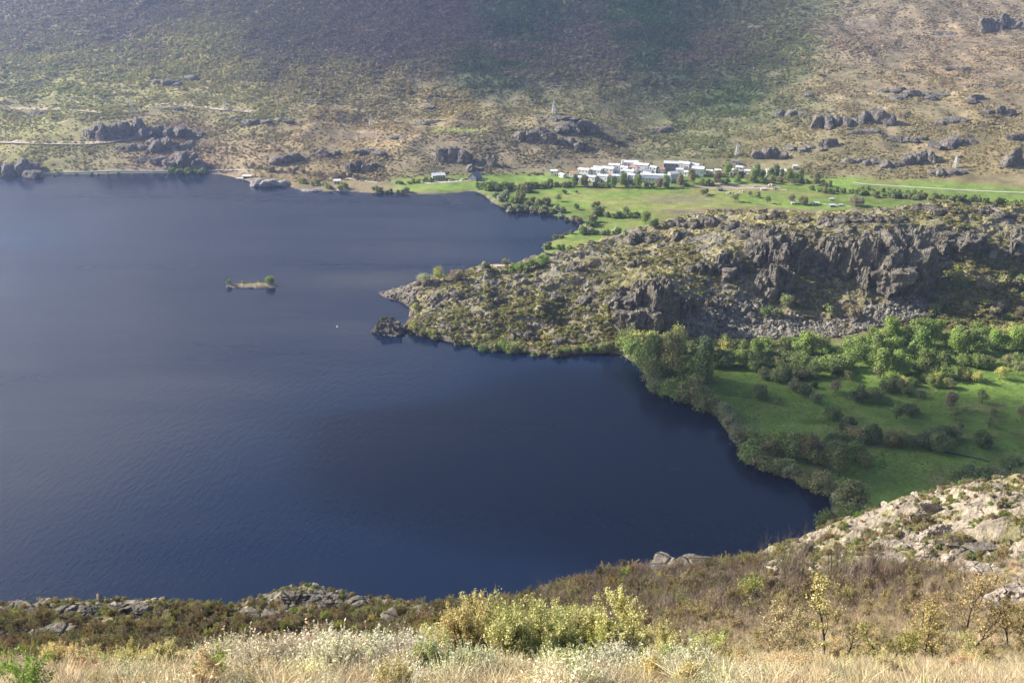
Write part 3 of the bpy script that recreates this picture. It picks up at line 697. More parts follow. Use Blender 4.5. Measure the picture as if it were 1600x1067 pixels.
# ------------------------------------------------------------------ far hillside scrub
def far_scrub():
    n = 460000
    y = R.uniform(1040, 2350, n); x = R.uniform(-1, 1, n) * (.56 * y + 60)
    z = G_far(x, y); u, v = project(x, y, z)
    ok = ((z > 3.2) | ((u < 610) & (z > .7))) & (u > -60) & (u < 1660) & (v > -60)
    x, y, z, u, v = x[ok], y[ok], z[ok], u[ok], v[ok]
    c = hill_tint(x, y, z) * (1.06, 1.03, .86)
    green = (c[:, 1] > c[:, 0] * 1.12)
    clump = fbm(x / 30, y / 30, 301, 4)
    dens = .45 + .5 * sstep(130, 60, 0 * v + 0) 
    woods = sstep(170, 90, v + (fbm(x / 90, y / 90, 303, 3) - .5) * 90) * (1 - sstep(1120, 1420, u + (v - 60) * -.4 + (fbm(x / 70, y / 70, 305, 3) - .5) * 320))
    tan = sstep(1250, 1400, u) * .35
    dens = np.clip(.62 + .3 * woods - tan * .35 + (clump - .5) * 2.2 * (1 - woods * .6), .10, 1)
    dens *= np.interp(y, [1040, 1500, 2350], [1, .75, .45])
    dens *= 1 - .9 * np.exp(-(((u - 715) / 55) ** 4 + ((v - 204) / 6.0) ** 2)); dens *= 1 - .85 * np.exp(-(((u - 575) / 60) ** 2 + ((v - 208) / 9) ** 2))
    vill = (u > 850) & (u < 1250) & (v > 248) & (z < 14); dens = np.where(vill, dens * .15, dens)
    k = R.random(len(x)) < dens
    x, y, z, u, v, c, clump, woods, green = [a[k] for a in (x, y, z, u, v, c, clump, woods, green)]
    m = len(x)
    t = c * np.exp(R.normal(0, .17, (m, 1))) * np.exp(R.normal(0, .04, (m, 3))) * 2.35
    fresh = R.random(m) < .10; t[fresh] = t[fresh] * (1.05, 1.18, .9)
    s = np.exp(R.normal(.0, .36, m)) * (1 + .5 * woods + .25 * sstep(.5, .7, clump)) * np.interp(y, [1040, 2300], [.9, 1.25])
    sc = np.stack([s * 1.1, s * 1.1, s * R.uniform(.5, .95, m) * (1 + .3 * woods)], 1)
    cg = green & (R.random(m) < .45 * sstep(.42, .56, fbm(x / 60, y / 60, 307, 3))) & (v < 170)
    P3 = np.stack([x, y, z - .2 * s], 1)
    scatter('hillside_scrub', 'brown and olive scrub and bare woods covering the far hillside', P3[~cg], sc[~cg], t[~cg], C_bush)
    scatter('hillside_pine_patches', 'dark green pine patches among the woods of the far hillside', P3[cg], sc[cg] * (1, 1, 1.2), t[cg] * .8, C_con)
    print('far scrub', m)
far_scrub()

LEDGE = []
def head_scrub():
    n = 120000
    x = R.uniform(-110, 620, n); y = R.uniform(565, 890, n); z = G_pen(x, y); d = poly_sd(x, y, PEN)
    u, v = project(x, y, z); e = 3.0
    sl = np.hypot(G_pen(x + e, y) - G_pen(x - e, y), G_pen(x, y + e) - G_pen(x, y - e)) / (2 * e)
    cl = fbm(x / 20, y / 20, 311, 4)
    low = sstep(1180, 1260, u) * sstep(440, 480, v) * (1 - sstep(500, 520, v) * .0)
    east = sstep(1430, 1500, u)
    west = sstep(560, 700, v * .35 + 400 - 0 * u) * 0
    dens = np.clip(.14 + (cl - .46) * 2.6, .02, 1) * (1 - sstep(1.1, 2.2, sl) * .6)
    dens = np.maximum(dens, np.clip(east * sstep(360, 400, v) * (cl * 1.5), 0, .85))
    mid = np.exp(-(((u - 880) / 110) ** 2 + ((v - 480) / 28) ** 2)); dens = np.maximum(dens, mid * .9)
    shore = np.exp(-((d - 5) / 4) ** 2) * (u < 1000) * sstep(480, 520, v); dens = np.maximum(dens, shore * .7)
    scree = sstep(1060, 1090, u) * (1 - sstep(1370, 1430, u)) * sstep(468, 482, v + (u - 1200) * .02); dens *= 1 - .85 * scree
    ok = (d > 2) & (z > .6) & (u > 560) & (u < 1680) & (R.random(n) < dens)
    x, y, z, u, v, cl, sl, mid, east = [a[ok] for a in (x, y, z, u, v, cl, sl, mid, east)]; m = len(x)
    t = tint_rand((.29, .265, .095), m, .16, .05)
    k = R.random(m) < .35 + .3 * mid; t[k] = tint_rand((.225, .24, .07), k.sum(), .18, .05)
    k = R.random(m) < .22; t[k] = tint_rand((.28, .24, .14), k.sum(), .15, .04)
    k = R.random(m) < .10; t[k] = tint_rand((.30, .30, .11), k.sum(), .15, .04)
    s = np.exp(R.normal(-.12, .32, m)) * (1 + .7 * east + .2 * mid) * np.interp(v, [330, 420, 520], [.8, 1, 1.2])
    scatter('headland_scrub', 'olive and brown bushes growing between the rocks of the headland', np.stack([x, y, z - .2 * s], 1), np.stack([s * 1.15, s * 1.15, s * .68], 1), t, C_scrub)
    # loose rock over the headland
    n = 24000
    x = R.uniform(-110, 620, n); y = R.uniform(570, 880, n); z = G_pen(x, y); d = poly_sd(x, y, PEN); u, v = project(x, y, z)
    cl = fbm(x / 14, y / 14, 321, 4); dens = np.clip(.25 + (cl - .5) * 2.6, .02, .9)
    ok = (d > .5) & (z > .2) & (u > 560) & (u < 1680) & (R.random(n) < dens)
    x, y, z, u, v = [a[ok] for a in (x, y, z, u, v)]; m = len(x); s = np.exp(R.normal(-.5, .45, m)) * .8
    sc = np.stack([s * R.uniform(.8, 1.6, m), s * R.uniform(.7, 1.2, m), s * R.uniform(.6, 1.2, m)], 1)
    scatter('headland_rocks', 'loose grey rocks and ribs strewn over the headland', np.stack([x, y, z], 1), sc, tint_rand((1, .97, .93), m, .25, .03), C_boul, tilt=.4)
    n = 900; u = R.uniform(590, 680, n); v = R.uniform(438, 530, n); x, y, z = pick(u, v, 560.0); k = (z > .1) & (y < 720); x, y, z = x[k], y[k], z[k]; s = np.exp(R.normal(-.3, .4, len(x)))
    scatter('headland_tip_rocks', 'broken rocks of the headland tip', np.stack([x, y, z], 1), s, tint_rand((.95, .9, .82), len(x), .2, .03), C_boul, tilt=.5)
    # boulder scree under the cliffs
    n = 26000
    u = R.uniform(1055, 1450, n); v = R.uniform(462, 532, n); x, y, z = pick(u, v, 560.0)
    top = np.interp(u, [1055, 1090, 1130, 1200, 1260, 1330, 1400, 1450], [505, 480, 470, 478, 500, 498, 470, 475]); bot = np.interp(u, [1055, 1200, 1300, 1400, 1450], [525, 530, 528, 505, 492])
    cl = fbm(u / 22, v / 12, 331, 3)
    ok = (v > top + (cl - .5) * 30) & (v < bot) & (R.random(n) < np.where((u > 1240) & (u < 1330), .35, .9)) & (y < 700)
    x, y, z = x[ok], y[ok], z[ok]; m = len(x); s = np.exp(R.normal(-.25, .42, m)) * .95
    sc = np.stack([s * R.uniform(.9, 1.5, m), s * R.uniform(.7, 1.1, m), s * R.uniform(.7, 1.1, m)], 1)
    scatter('boulder_scree', 'apron of pale angular boulders below the headland cliffs', np.stack([x, y, z + s * .3], 1), sc, tint_rand((1.1, 1.1, 1.05), m, .22, .02), C_boul, tilt=.8)
head_scrub()

n = 30000; x = R.uniform(85, 330, n); y = R.uniform(390, 610, n); ld = G_far(x, y); cl = fbm(x / 22, y / 9, 351, 4)
k = (ld > 1.0) & (G_pen(x, y) < .3) & (R.random(n) < np.clip((cl - .48) * 2.4, .02, .5)); x, y, ld = x[k], y[k], ld[k]
t_ = tint_rand((.155, .225, .055), len(x), .2, .08); j = R.random(len(x)) < .25; t_[j] = tint_rand((.25, .24, .10), j.sum(), .2)
scatter('meadow_tussocks', 'grass tussocks and rushes across the near meadow', np.stack([x, y, ld - .05], 1), np.stack([R.uniform(.3, .9, len(x)), R.uniform(.3, .9, len(x)), R.uniform(.08, .22, len(x))], 1), t_, C_bush)

# ------------------------------------------------------------------ crags: outcrops of bare rock
def crag_mesh(seed, w, d, h, parts, mat, vert=.3, sub=3, rough=.07):
    rng = random.Random(seed); out = []
    for i in range(parts):
        f = (i + .5) / parts; V, F = rock_vf(seed * 31 + i, sub, 18, rough, 1.0, vert)
        sx = w / parts * rng.uniform(.75, 1.15); sz = h * rng.uniform(.45, .8) * (1 - abs(f - .5) * .8); sy = d * rng.uniform(.35, .6)
        V = V * (sx, sy, sz) + ((f - .5) * w, rng.uniform(-.25, .25) * d, sz * .25); out.append((V, F))
    V, F, _ = join(*out); return npmesh('crag', V, F, [mat])
OUT = [
 (155, 205, 52, 34, 'dark crag with a steep left face above the lake shore at far left'), (205, 200, 62, 40, 'broad dark crag under the leftmost pylon'), (255, 204, 60, 30, 'dark crag just right of the one under the leftmost pylon'), (292, 208, 40, 14, 'low rock tail right of the crags under the leftmost pylon'),
 (205, 228, 48, 14, 'low rock rib between the shore road and the dark crags on the left'), (262, 222, 70, 22, 'slanting rock rib above the dark shore cliff on the left'), (240, 248, 60, 20, 'slanting slab above the shore road on the left'), (290, 252, 62, 38, 'dark shore cliff behind the pale bushes of the left shore road'),
 (28, 262, 75, 34, 'dark bluff over the shore road at the left picture edge'), (262, 128, 50, 16, 'grey outcrop high on the left scrub slope'), (300, 122, 44, 12, 'flat grey outcrop beside the high one on the left scrub slope'), (118, 152, 18, 9, 'small dark knob high on the left slope'),
 (360, 186, 34, 12, 'low outcrop at the foot of the second pylon from the left'), (398, 188, 36, 12, 'low outcrop right of the second pylon from the left'), (440, 186, 34, 13, 'dark rounded outcrop between the second and third pylons'), (262, 168, 38, 9, 'thin outcrop beside the upper track on the left'),
 (484, 156, 24, 11, 'small dark outcrop on the slope left of the centre woods'), (455, 246, 56, 18, 'ribbed outcrop below the tan bank left of centre'), (505, 240, 44, 16, 'narrow outcrop right of the ribbed one below the tan bank'), (575, 236, 44, 18, 'upper crag left of the cleft above the lakeside meadow'),
 (565, 258, 52, 26, 'lower dark crag above the tan lakeside rocks'), (630, 214, 40, 8, 'flat rock shelf left of the small hill pasture'), (668, 190, 34, 13, 'dark outcrop behind the small hill pasture'), (665, 166, 28, 7, 'thin pale outcrop high above the small hill pasture'),
 (712, 240, 46, 36, 'dark rock face above the white lakeside house'), (760, 250, 26, 34, 'narrow dark cleft rock above the gabled lakeside house'), (838, 210, 62, 26, 'dark broad crag under the centre pylon'), (902, 196, 62, 20, 'dark crag right of the centre pylon'), (885, 222, 52, 18, 'shaded lower crag below the centre pylon'),
 (870, 184, 60, 9, 'pale rock crest at the foot of the centre pylon'), (1032, 200, 34, 14, 'grey outcrop on the slope above the village chapel'), (1080, 258, 26, 16, 'dark rock at the back of the village among the trees'), (1205, 240, 56, 26, 'grey outcrop behind the right end of the village'),
 (1262, 148, 18, 12, 'small dark knob on the tan slope right of the woods'), (1237, 176, 50, 16, 'ribbed grey outcrop on the slope above the village'), (1310, 188, 72, 26, 'pale left part of the big crag on the right slope'), (1372, 182, 50, 30, 'dark right part of the big crag on the right slope'), (1352, 204, 36, 16, 'low rock under the big crag on the right slope'),
 (1262, 230, 60, 12, 'long rock band above the right village houses'), (1296, 222, 26, 26, 'dark crag end of the long rock band above the right village houses'), (1336, 248, 34, 22, 'tan faced outcrop above the valley road'), (1378, 254, 56, 14, 'dark low cliff above the valley road'), (1436, 244, 54, 34, 'ribbed outcrop left of the rightmost pylon'),
 (1425, 148, 60, 16, 'upper outcrop chain on the tan slope'), (1402, 140, 50, 12, 'flat outcrop left in the upper chain on the tan slope'), (1462, 146, 30, 16, 'dark end of the upper outcrop chain on the tan slope'), (1425, 216, 50, 16, 'broken outcrop in the middle of the right slope'), (1492, 222, 80, 20, 'long outcrop above the rightmost pylon'),
 (1490, 186, 56, 12, 'low grey outcrop on the right slope under the grey knobs'), (1540, 132, 36, 10, 'small pale outcrop high on the tan slope'), (1530, 154, 40, 11, 'pale slab group on the tan slope near the right edge'), (1562, 172, 40, 16, 'dark outcrop on the tan slope near the right edge'), (1590, 214, 30, 18, 'pale outcrop at the right picture edge'),
 (1588, 248, 46, 34, 'big outcrop low at the right picture edge'), (1480, 268, 52, 16, 'rocky rise below the rightmost pylon'), (1570, 34, 70, 34, 'dark outcrop at the top right corner'), (1478, 52, 36, 9, 'faint outcrop left of the top right corner'), (1500, 106, 34, 7, 'thin slab on the upper tan slope'),
 (18, 176, 20, 6, 'small rock by the upper track at the left edge'), (60, 176, 34, 9, 'rock row beside the upper track at far left'), (740, 262, 24, 18, 'dark rock low above the gabled lakeside house'), (1160, 298, 1, 1, '')]
OUTP = np.stack(pick([q[0] for q in OUT], [q[1] + q[3] * .35 for q in OUT], 700.0), 1)
for i, (u, v, w, h, lab) in enumerate(OUT):
    if not lab: continue
    x, y, z = map(float, OUTP[i]); m = mpp(y, z)
    me = crag_mesh(400 + i, w * m, max(10, w * m * .5), h * m * 1.15, max(2, int(w / 13)), M_rockf, sub=3, rough=.10)
    o = link('rock_outcrop', me, (x, y + 4, z - 1.5), rz=random.uniform(-.35, .25)); tag(o, lab, 'rock outcrop', 'bare outcrops on the far hillside')

def buttress_mesh(seed, w, d, h, mat):
    rng = random.Random(seed); out = []; nc = max(2, int(w / 12))
    for k_ in range(3 if w > 18 else 2):
        V, F = rock_vf(seed * 53 + k_, 5 if w > 18 else 4, 9, .10, 1.0, .35); tt = (k_ + .5) / (3 if w > 18 else 2); hz_ = h * (.92, .78, .6)[(k_ + seed) % 3]
        kk = (vnoise3(V * (3, 3, 2) + seed + k_ * 5, seed + 9) - .5) * .35; V = V * (1 + kk[:, None]); out.append((V * (w * .34, d * .55, hz_ / 1.3) + ((tt - .5) * w * .9, d * .12 + rng.uniform(-.1, .1) * d, hz_ * .3), F))
    for row_ in range(2):
        for i in range(nc):
            f = (i + .5 + (row_ * .4 - .2)) / nc; V, F = rock_vf(seed * 37 + i + row_ * 50, 4 if w > 20 else 3, 9, 0, 1.0, rng.uniform(.4, .85))
            k = (vnoise3(V * (5, 5, 1.3) + seed + i, seed) - .5) * .5 + (vnoise3(V * (11, 11, 5) + i, seed + 3) - .5) * .26; V = V * (1 + k[:, None] * (1, 1, .5))
            a = rng.uniform(0, 3); ca, sa = math.cos(a), math.sin(a); V = np.stack([V[:, 0] * ca - V[:, 1] * sa, V[:, 0] * sa + V[:, 1] * ca, V[:, 2]], 1)
            H2 = h * (1.05 - .75 * abs(f - .45) ** 1.3) * rng.uniform(.45, .98) * (1.0 if row_ else .75) / 1.5
            sx = w / nc * rng.uniform(.5, .95); V = V * (sx, sx * rng.uniform(.8, 1.2), H2) + ((f - .5) * w, (row_ - .5) * d * .55 + rng.uniform(-.12, .12) * d, H2 * .55)
            V[:, 0] += (V[:, 2] / h) * .6; out.append((V, F))
    V, F, _ = join(*out); return npmesh('crag', V, F, [mat])
HC_ = [  # crags on the headland: u, v of the foot, width px, height px, depth m, yaw, label
 (1385, 452, 78, 96, 22, -.5, 'tallest cliff buttress of the headland with a shaded right face'), (1362, 425, 44, 62, 18, -.3, 'sunlit left shoulder of the tallest headland cliff'), (1425, 455, 50, 70, 18, -.7, 'dark right flank of the tallest headland cliff'),
 (1322, 430, 44, 62, 18, -.5, 'square dark cliff left of the tallest buttress'), (1292, 415, 36, 44, 15, -.4, 'grey cliff between the gully and the square dark cliff'),
 (1212, 410, 50, 56, 18, -.5, 'shaded upper cliff in the middle of the headland'), (1245, 425, 36, 66, 16, -.6, 'dark cliff wall right of the middle buttress'), (1200, 466, 34, 56, 14, -.4, 'pale pillar standing at the foot of the middle cliffs'), (1225, 462, 30, 46, 14, -.5, 'dark rock right of the pale pillar'),
 (1140, 428, 34, 40, 13, -.5, 'dark square block on the edge of the left plateau'), (1095, 428, 46, 24, 12, -.2, 'low ribbed cliff left of the dark square block'), (1116, 426, 24, 26, 10, -.3, 'pale jointed block between the ribbed cliff and the square one'),
 (1012, 515, 66, 82, 20, -.45, 'big wedge crag with a pale sloping top above the shore trees'), (1045, 515, 36, 62, 16, -.7, 'shaded right wall of the big wedge crag'), (978, 478, 42, 32, 14, -.2, 'left toe of the big wedge crag'), (992, 540, 40, 22, 12, -.2, 'dark rock under the big wedge crag by the water'),
 (1072, 492, 22, 34, 9, -.6, 'sharp upright slab beside the big wedge crag'), (1112, 482, 18, 24, 8, -.4, 'small upright rock at the top of the scree'), (1134, 486, 14, 20, 7, -.5, 'thin upright rock at the top of the scree'),
 (1000, 382, 36, 22, 14, 0, 'dark crag at the far edge of the headland beside the meadow'), (1028, 378, 26, 18, 12, .1, 'brown crag next to the dark one at the far headland edge'), (1065, 374, 26, 20, 12, -.2, 'dark rounded crag on the upper left plateau'), (1062, 354, 44, 16, 14, 0, 'rock knoll on the left skyline of the headland'),
 (1110, 352, 60, 16, 16, 0, 'broad rock back on the headland skyline'), (1150, 358, 44, 14, 14, 0, 'dark rock under the broad back of the headland skyline'), (1210, 342, 38, 12, 12, 0, 'flat dark rock on the headland skyline above the meadow'), (1252, 344, 26, 10, 10, 0, 'small dark rock on the headland skyline'),
 (1312, 350, 44, 18, 14, -.1, 'tan rounded knoll on the headland skyline'), (1365, 345, 54, 12, 12, 0, 'low shrubby rock on the headland skyline above the tall cliff'), (1448, 330, 34, 16, 12, 0, 'dark rock at the left end of the right skyline ridge'), (1482, 332, 44, 12, 12, 0, 'ribbed rock in the right skyline ridge'), (1528, 336, 52, 14, 12, 0, 'broken rock band in the right skyline ridge'), (1580, 342, 52, 12, 12, 0, 'last rock band of the skyline ridge at the right edge'),
 (1500, 392, 60, 34, 14, -.3, 'pale ribbed cliff face in the bushes right of the tall cliff'), (1552, 408, 44, 26, 12, -.4, 'broken cliff in the bushes near the right edge'), (1590, 400, 26, 30, 12, -.4, 'cliff step at the right picture edge'), (1468, 440, 30, 18, 10, -.3, 'dark low rock in the bushes under the ribbed cliff'), (1500, 436, 40, 14, 9, -.2, 'row of grey teeth in the bushes under the ribbed cliff'),
 (862, 470, 30, 18, 9, -.3, 'dark crag in the green hollow of the headland'), (818, 462, 26, 16, 9, -.3, 'dark crag left of the green hollow'), (772, 472, 30, 18, 9, -.3, 'shaded crag on the left half of the headland'), (705, 466, 34, 14, 9, -.2, 'grey crag near the tip of the headland'), (738, 462, 22, 10, 8, -.2, 'small grey crag near the tip of the headland'),
 (922, 470, 34, 18, 10, -.2, 'pale crag right of the green hollow'), (1000, 415, 40, 14, 10, -.1, 'ribbed rock above the big wedge crag'), (940, 445, 30, 12, 9, 0, 'low crag in the centre of the headland'), (898, 425, 34, 12, 9, 0, 'low crag near the back edge of the headland'), (820, 530, 50, 16, 9, -.1, 'smooth pale shore slab at the foot of the headland'), (880, 540, 40, 14, 9, 0, 'dark shore rocks right of the smooth slab'), (700, 515, 24, 12, 7, 0, 'pale shore block near the islet'), (655, 475, 28, 12, 8, -.2, 'dark rock above the small cove at the headland tip'),
 (1180, 372, 46, 18, 14, -.2, 'grey rounded rock above the middle cliffs'), (1243, 380, 40, 22, 14, -.2, 'craggy head above the gully of the middle cliffs')]
HCP = np.stack(pick([q[0] for q in HC_], [q[1] for q in HC_], 560.0), 1)
for i, (u, v, w, h, dep, yaw, lab) in enumerate(HC_):
    x, y, z = map(float, HCP[i]); m = mpp(y, z)
    big = h > 40
    me = buttress_mesh(700 + i, w * m, dep, h * m * 1.12, M_rockh) if h >= 30 else crag_mesh(700 + i, w * m, dep, h * m * (1.35 if big else 1.25), 2 if big else max(2, int(w / 12)), M_rockh, vert=.45 if big else .3, sub=4 if big else 3, rough=.13)
    o = link('crag', me, (x, y + dep * .35, z - 1.0), rz=yaw); tag(o, lab, 'crag', 'crags of the headland')
    nf = len(me.polygons); nn = np.empty(nf * 3); me.polygons.foreach_get('normal', nn); nn = nn.reshape(-1, 3); cc = np.empty(nf * 3); me.polygons.foreach_get('center', cc); cc = cc.reshape(-1, 3)
    up_ = np.where(nn[:, 2] > .55)[0]; up_ = R.choice(up_, min(len(up_), int(w * m * dep / 9) + 2)); cy_, sy_ = math.cos(yaw), math.sin(yaw); q_ = cc[up_]
    LEDGE.append(np.stack([x + q_[:, 0] * cy_ - q_[:, 1] * sy_, y + dep * .35 + q_[:, 0] * sy_ + q_[:, 1] * cy_, z - 1.2 + q_[:, 2]], 1))

LEDGE = np.concatenate(LEDGE); scatter('ledge_bushes', 'olive bushes rooted on the ledges of the headland crags', LEDGE, R.uniform(.4, 1.3, len(LEDGE)), tint_rand((.22, .21, .09), len(LEDGE), .2, .08), C_scrub)

# the dark islet off the tip, and the little island
x, y = gp(604, 520); m = mpp(y)
islet = link('islet', crag_mesh(907, 33 * m, 18, 50 * m, 1, M_rockh, sub=5, rough=.2), (x, y + 4, -3.2), rz=-.1)
tag(islet, 'dark domed rock islet off the tip of the headland', 'islet')
n = 70; a_ = R.uniform(0, 6.28, n); q_ = np.sqrt(R.random(n)); isx = x + np.cos(a_) * q_ * 7; isy = y + 4 + np.sin(a_) * q_ * 5; scatter('islet_scrub', 'low green scrub on the dark islet', np.stack([isx, isy, 9.5 * np.sqrt(np.clip(1 - q_ ** 2 * .85, 0, 1)) - .8], 1), R.uniform(.4, 1.1, n), tint_rand((.2, .2, .08), n), C_scrub)
x, y = gp(634, 517)
tag(link('rock', crag_mesh(902, 22 * m, 5, 9 * m, 3, M_rockh), (x, y, -.8)), 'low rocks joining the dark islet to the headland', 'rock')

# flat island: its own ground, stones, bushes and one tree
ix0, iy0 = gp(355, 449); ix1, iy1 = gp(428, 449); iw = ix1 - ix0
icx, icy = (ix0 + ix1) / 2, (iy0 + iy1) / 2 + 3
gxs = np.linspace(-iw * .56, iw * .56, 70); gys = np.linspace(-8, 9, 34); IX, IY = np.meshgrid(gxs, gys)
er = (IX / (iw * .52)) ** 2 + (IY / (4.2 + 1.6 * IX / iw + 1.4 * fbm(IX / 5, IX * 0 + 3, 3, 3))) ** 2
IZ = np.clip((1.15 - er) * 2.0, -1.5, 1.2) + (fbm(IX / 3, IY / 3, 5, 3) - .5) * 1.1
ic = lerp(np.broadcast_to([.24, .22, .19], IX.shape + (3,)).copy(), (.30, .25, .12), sstep(.7, 1.2, IZ + IY * .05)) * (0.7 + .6 * fbm(IX / 2, IY / 2, 9, 3)[..., None])
me = npmesh('island', np.stack([IX, IY, IZ], -1).reshape(-1, 3), gridfaces(*IX.shape), [M_head], ic.reshape(-1, 3)); tag(link('island_land', me, (icx, icy, 0)), 'long flat stony island in the lake with dry grass', kind='structure')
n = 260; a = R.uniform(0, 6.28, n); rx = iw * .5 * np.cos(a); ryy = 3.9 * np.sin(a) * R.uniform(.8, 1.2, n)
s = R.uniform(.3, .9, n); scatter('island_shore_stones', 'grey stones edging the flat island', np.stack([icx + rx, icy + ryy, .2 + 0 * a], 1), s, tint_rand((1.3, 1.25, 1.2), n), C_boul, tilt=.5)
n = 160; rx = R.uniform(-.45, .45, n) * iw; s = R.uniform(.25, .7, n)
scatter('island_grass', 'dry grass tussocks and low scrub on the flat island', np.stack([icx + rx, icy + R.uniform(-2, 3, n), .5 + 0 * s], 1), s, tint_rand((.26, .23, .10), n), C_scrub)

# ------------------------------------------------------------------ trees that can be told apart
def trunk_mesh(seed, h=1.0, r=.07):
    t = Twig(seed); t.grow(Vector((0, 0, -.03)), Vector((0, 0, 1)), h, r, 1, 3, .18, 5, .05, .7)
    V, F = t.tubes(4); return npmesh('trunk', V, F, [M_bark])
TR = [trunk_mesh(500 + i) for i in range(4)]
CR = {
 'round': [crown_mesh('crown_round', M_leaf_o, seed=510 + i, nlobe=22, nleaf=4200, size=.085, hz=.85, spread=1.1, ragged=.5) for i in range(6)],
 'wide': [crown_mesh('crown_wide', M_leaf_o, seed=520 + i, nlobe=24, nleaf=4200, size=.085, hz=.62, spread=1.3, ragged=.5) for i in range(4)],
 'tall': [crown_mesh('crown_tall', M_leaf_o, seed=530 + i, nlobe=26, nleaf=4000, size=.09, hz=1.6, spread=.8, conic=.25, ragged=.5) for i in range(4)],
 'airy': [crown_mesh('crown_airy', M_leaf_o, seed=540 + i, nlobe=18, nleaf=1300, size=.09, hz=1.05, ragged=.6) for i in range(4)],
 'small': [crown_mesh('crown_small', M_leaf_o, seed=550 + i, nlobe=9, nleaf=800, size=.17, hz=.8) for i in range(6)]}
TINT = {'grey': (.165, .18, .10), 'green': (.145, .19, .06), 'bright': (.17, .225, .06), 'dark': (.085, .11, .05), 'olive': (.165, .17, .075), 'brown': (.17, .145, .095), 'yellow': (.28, .28, .09), 'pale': (.26, .27, .17), 'mid': (.125, .155, .06)}
NTREE = 0
def tree(u, v, rpx, kind, tint, label, group=None, name='tree', pos=None, zs=1.0, single=False):
    """u, v: photo pixel of the trunk foot; rpx: crown radius in photo pixels"""
    global NTREE
    NTREE += 1
    x, y, z = pos; m = mpp(y, z); r = rpx * m
    c = np.array(TINT[tint]) * 1.85 * math.exp(random.gauss(0, .10)) * np.exp(R.normal(0, .03, 3))
    me = random.choice(CR[kind]); sc = (r, r * random.uniform(.9, 1.1), r * zs * random.uniform(.95, 1.08)); rz = random.uniform(0, 6.28)
    if single:
        o = link(name, me, (x, y, z - .15 * r), rz=rz, scale=sc); o.color = (*c, 1); return tag(o, label, name.replace('_', ' '), group)
    e = bpy.data.objects.new(name, None); COL.objects.link(e); e.location = (x, y, z - .05); e.rotation_euler = (0, 0, rz); tag(e, label, name.replace('_', ' '), group)
    o = link('crown', me, (0, 0, r * (.06 if kind in ('round', 'wide') else .12)), scale=sc, parent=e); o.color = (*c, 1)
    hz = {'round': .85, 'wide': .62, 'tall': 1.7, 'airy': 1.05, 'small': .8}[kind]
    link('trunk', random.choice(TR), (0, 0, 0), scale=(r * .8, r * .8, r * 1.25 * hz * zs), parent=e)
    return e
TL = []     # (u, v, r, kind, tint, label, group, name, zs, single)
def T(u, v, r, kind, tint, label, group=None, name='tree', zs=1.0, single=False): TL.append((u, v, r, kind, tint, label, group, name, zs, single))
def row(pts, step, r0, r1, kinds, tints, label, group, jitter=6, name='tree', single=False, depth=0, vj=None):
    P_ = np.array(pts, float); seg = np.hypot(*(P_[1:] - P_[:-1]).T); s = np.concatenate([[0], np.cumsum(seg)]); n = max(1, int(s[-1] / step))
    ones = 'first second third fourth fifth sixth seventh eighth ninth tenth eleventh twelfth thirteenth fourteenth fifteenth sixteenth seventeenth eighteenth nineteenth twentieth'.split()
    ORD = ones + ['twenty-' + o for o in ones[:9]] + ['thirtieth'] + ['thirty-' + o for o in ones[:9]] + ['fortieth'] + ['forty-' + o for o in ones[:9]]
    q_ = []
    for k in range(n + 1):
        q = s[-1] * min(1, (k + random.uniform(-.3, .3)) / max(1, n)); u = np.interp(q, s, P_[:, 0]); v = np.interp(q, s, P_[:, 1])
        q_.append((u + random.uniform(-jitter, jitter), v + random.uniform(-(jitter if vj is None else vj), jitter if vj is None else vj) * .6))
    horiz = abs(P_[-1, 0] - P_[0, 0]) >= abs(P_[-1, 1] - P_[0, 1]); q_.sort(key=lambda t: t[0] if horiz else t[1])
    for k, (u, v) in enumerate(q_):
        end = ('leftmost' if horiz else 'farthest') if k == 0 else ('rightmost' if horiz else 'nearest') if k == n and n > 1 else ORD[k] + (' from the left' if horiz else ' from the back')
        T(u, v, random.uniform(r0, r1), random.choice(kinds), random.choice(tints), label + ', ' + end, group, name, 1.0, single)
# near shore belt, from the crag foot round to the near slope
row([(975, 552), (1000, 575), (1015, 603)], 15, 17, 24, ['round', 'airy'], ['green', 'olive', 'grey'], 'leafy willow overhanging the water below the wedge crag', 'willows below the wedge crag')
row([(1020, 612), (1060, 624), (1108, 640)], 17, 18, 27, ['round', 'wide'], ['grey', 'olive', 'green'], 'rounded grey green willow on the bulge of the near shore', 'willows on the bulge of the near shore')
row([(1025, 588), (1075, 598), (1095, 612)], 17, 22, 30, ['round', 'tall'], ['green', 'olive', 'mid'], 'taller rear willow on the bulge of the near shore', 'taller willows on the bulge of the near shore')
row([(1122, 652), (1140, 672), (1158, 700)], 15, 15, 20, ['round', 'airy'], ['grey', 'mid', 'grey'], 'grey willow on the narrow part of the near shore belt', 'willows on the narrow shore belt')
row([(1178, 722), (1205, 735), (1245, 752), (1285, 768)], 16, 15, 23, ['round', 'wide'], ['grey', 'mid', 'olive'], 'grey green willow, front row of lower shore thicket', 'front willows of the lower shore thicket')
row([(1185, 703), (1225, 715), (1270, 728), (1310, 742)], 17, 17, 24, ['round', 'tall'], ['mid', 'green', 'brown', 'olive'], 'dense tree, rear row of lower shore thicket', 'rear trees of the lower shore thicket')
row([(1255, 712), (1300, 712), (1345, 725)], 18, 13, 19, ['round', 'airy'], ['mid', 'olive', 'brown'], 'small tree in the thicket reaching into the meadow', 'thicket reaching into the meadow')
row([(1295, 700), (1340, 690), (1385, 695), (1430, 700), (1465, 702)], 24, 14, 20, ['wide', 'round'], ['mid', 'dark', 'olive'], 'low rounded tree in the row crossing the lower meadow', 'row crossing the lower meadow')
T(1325, 808, 36, 'tall', 'olive', 'large pale green tree at the inner corner of the near shore', zs=.62)
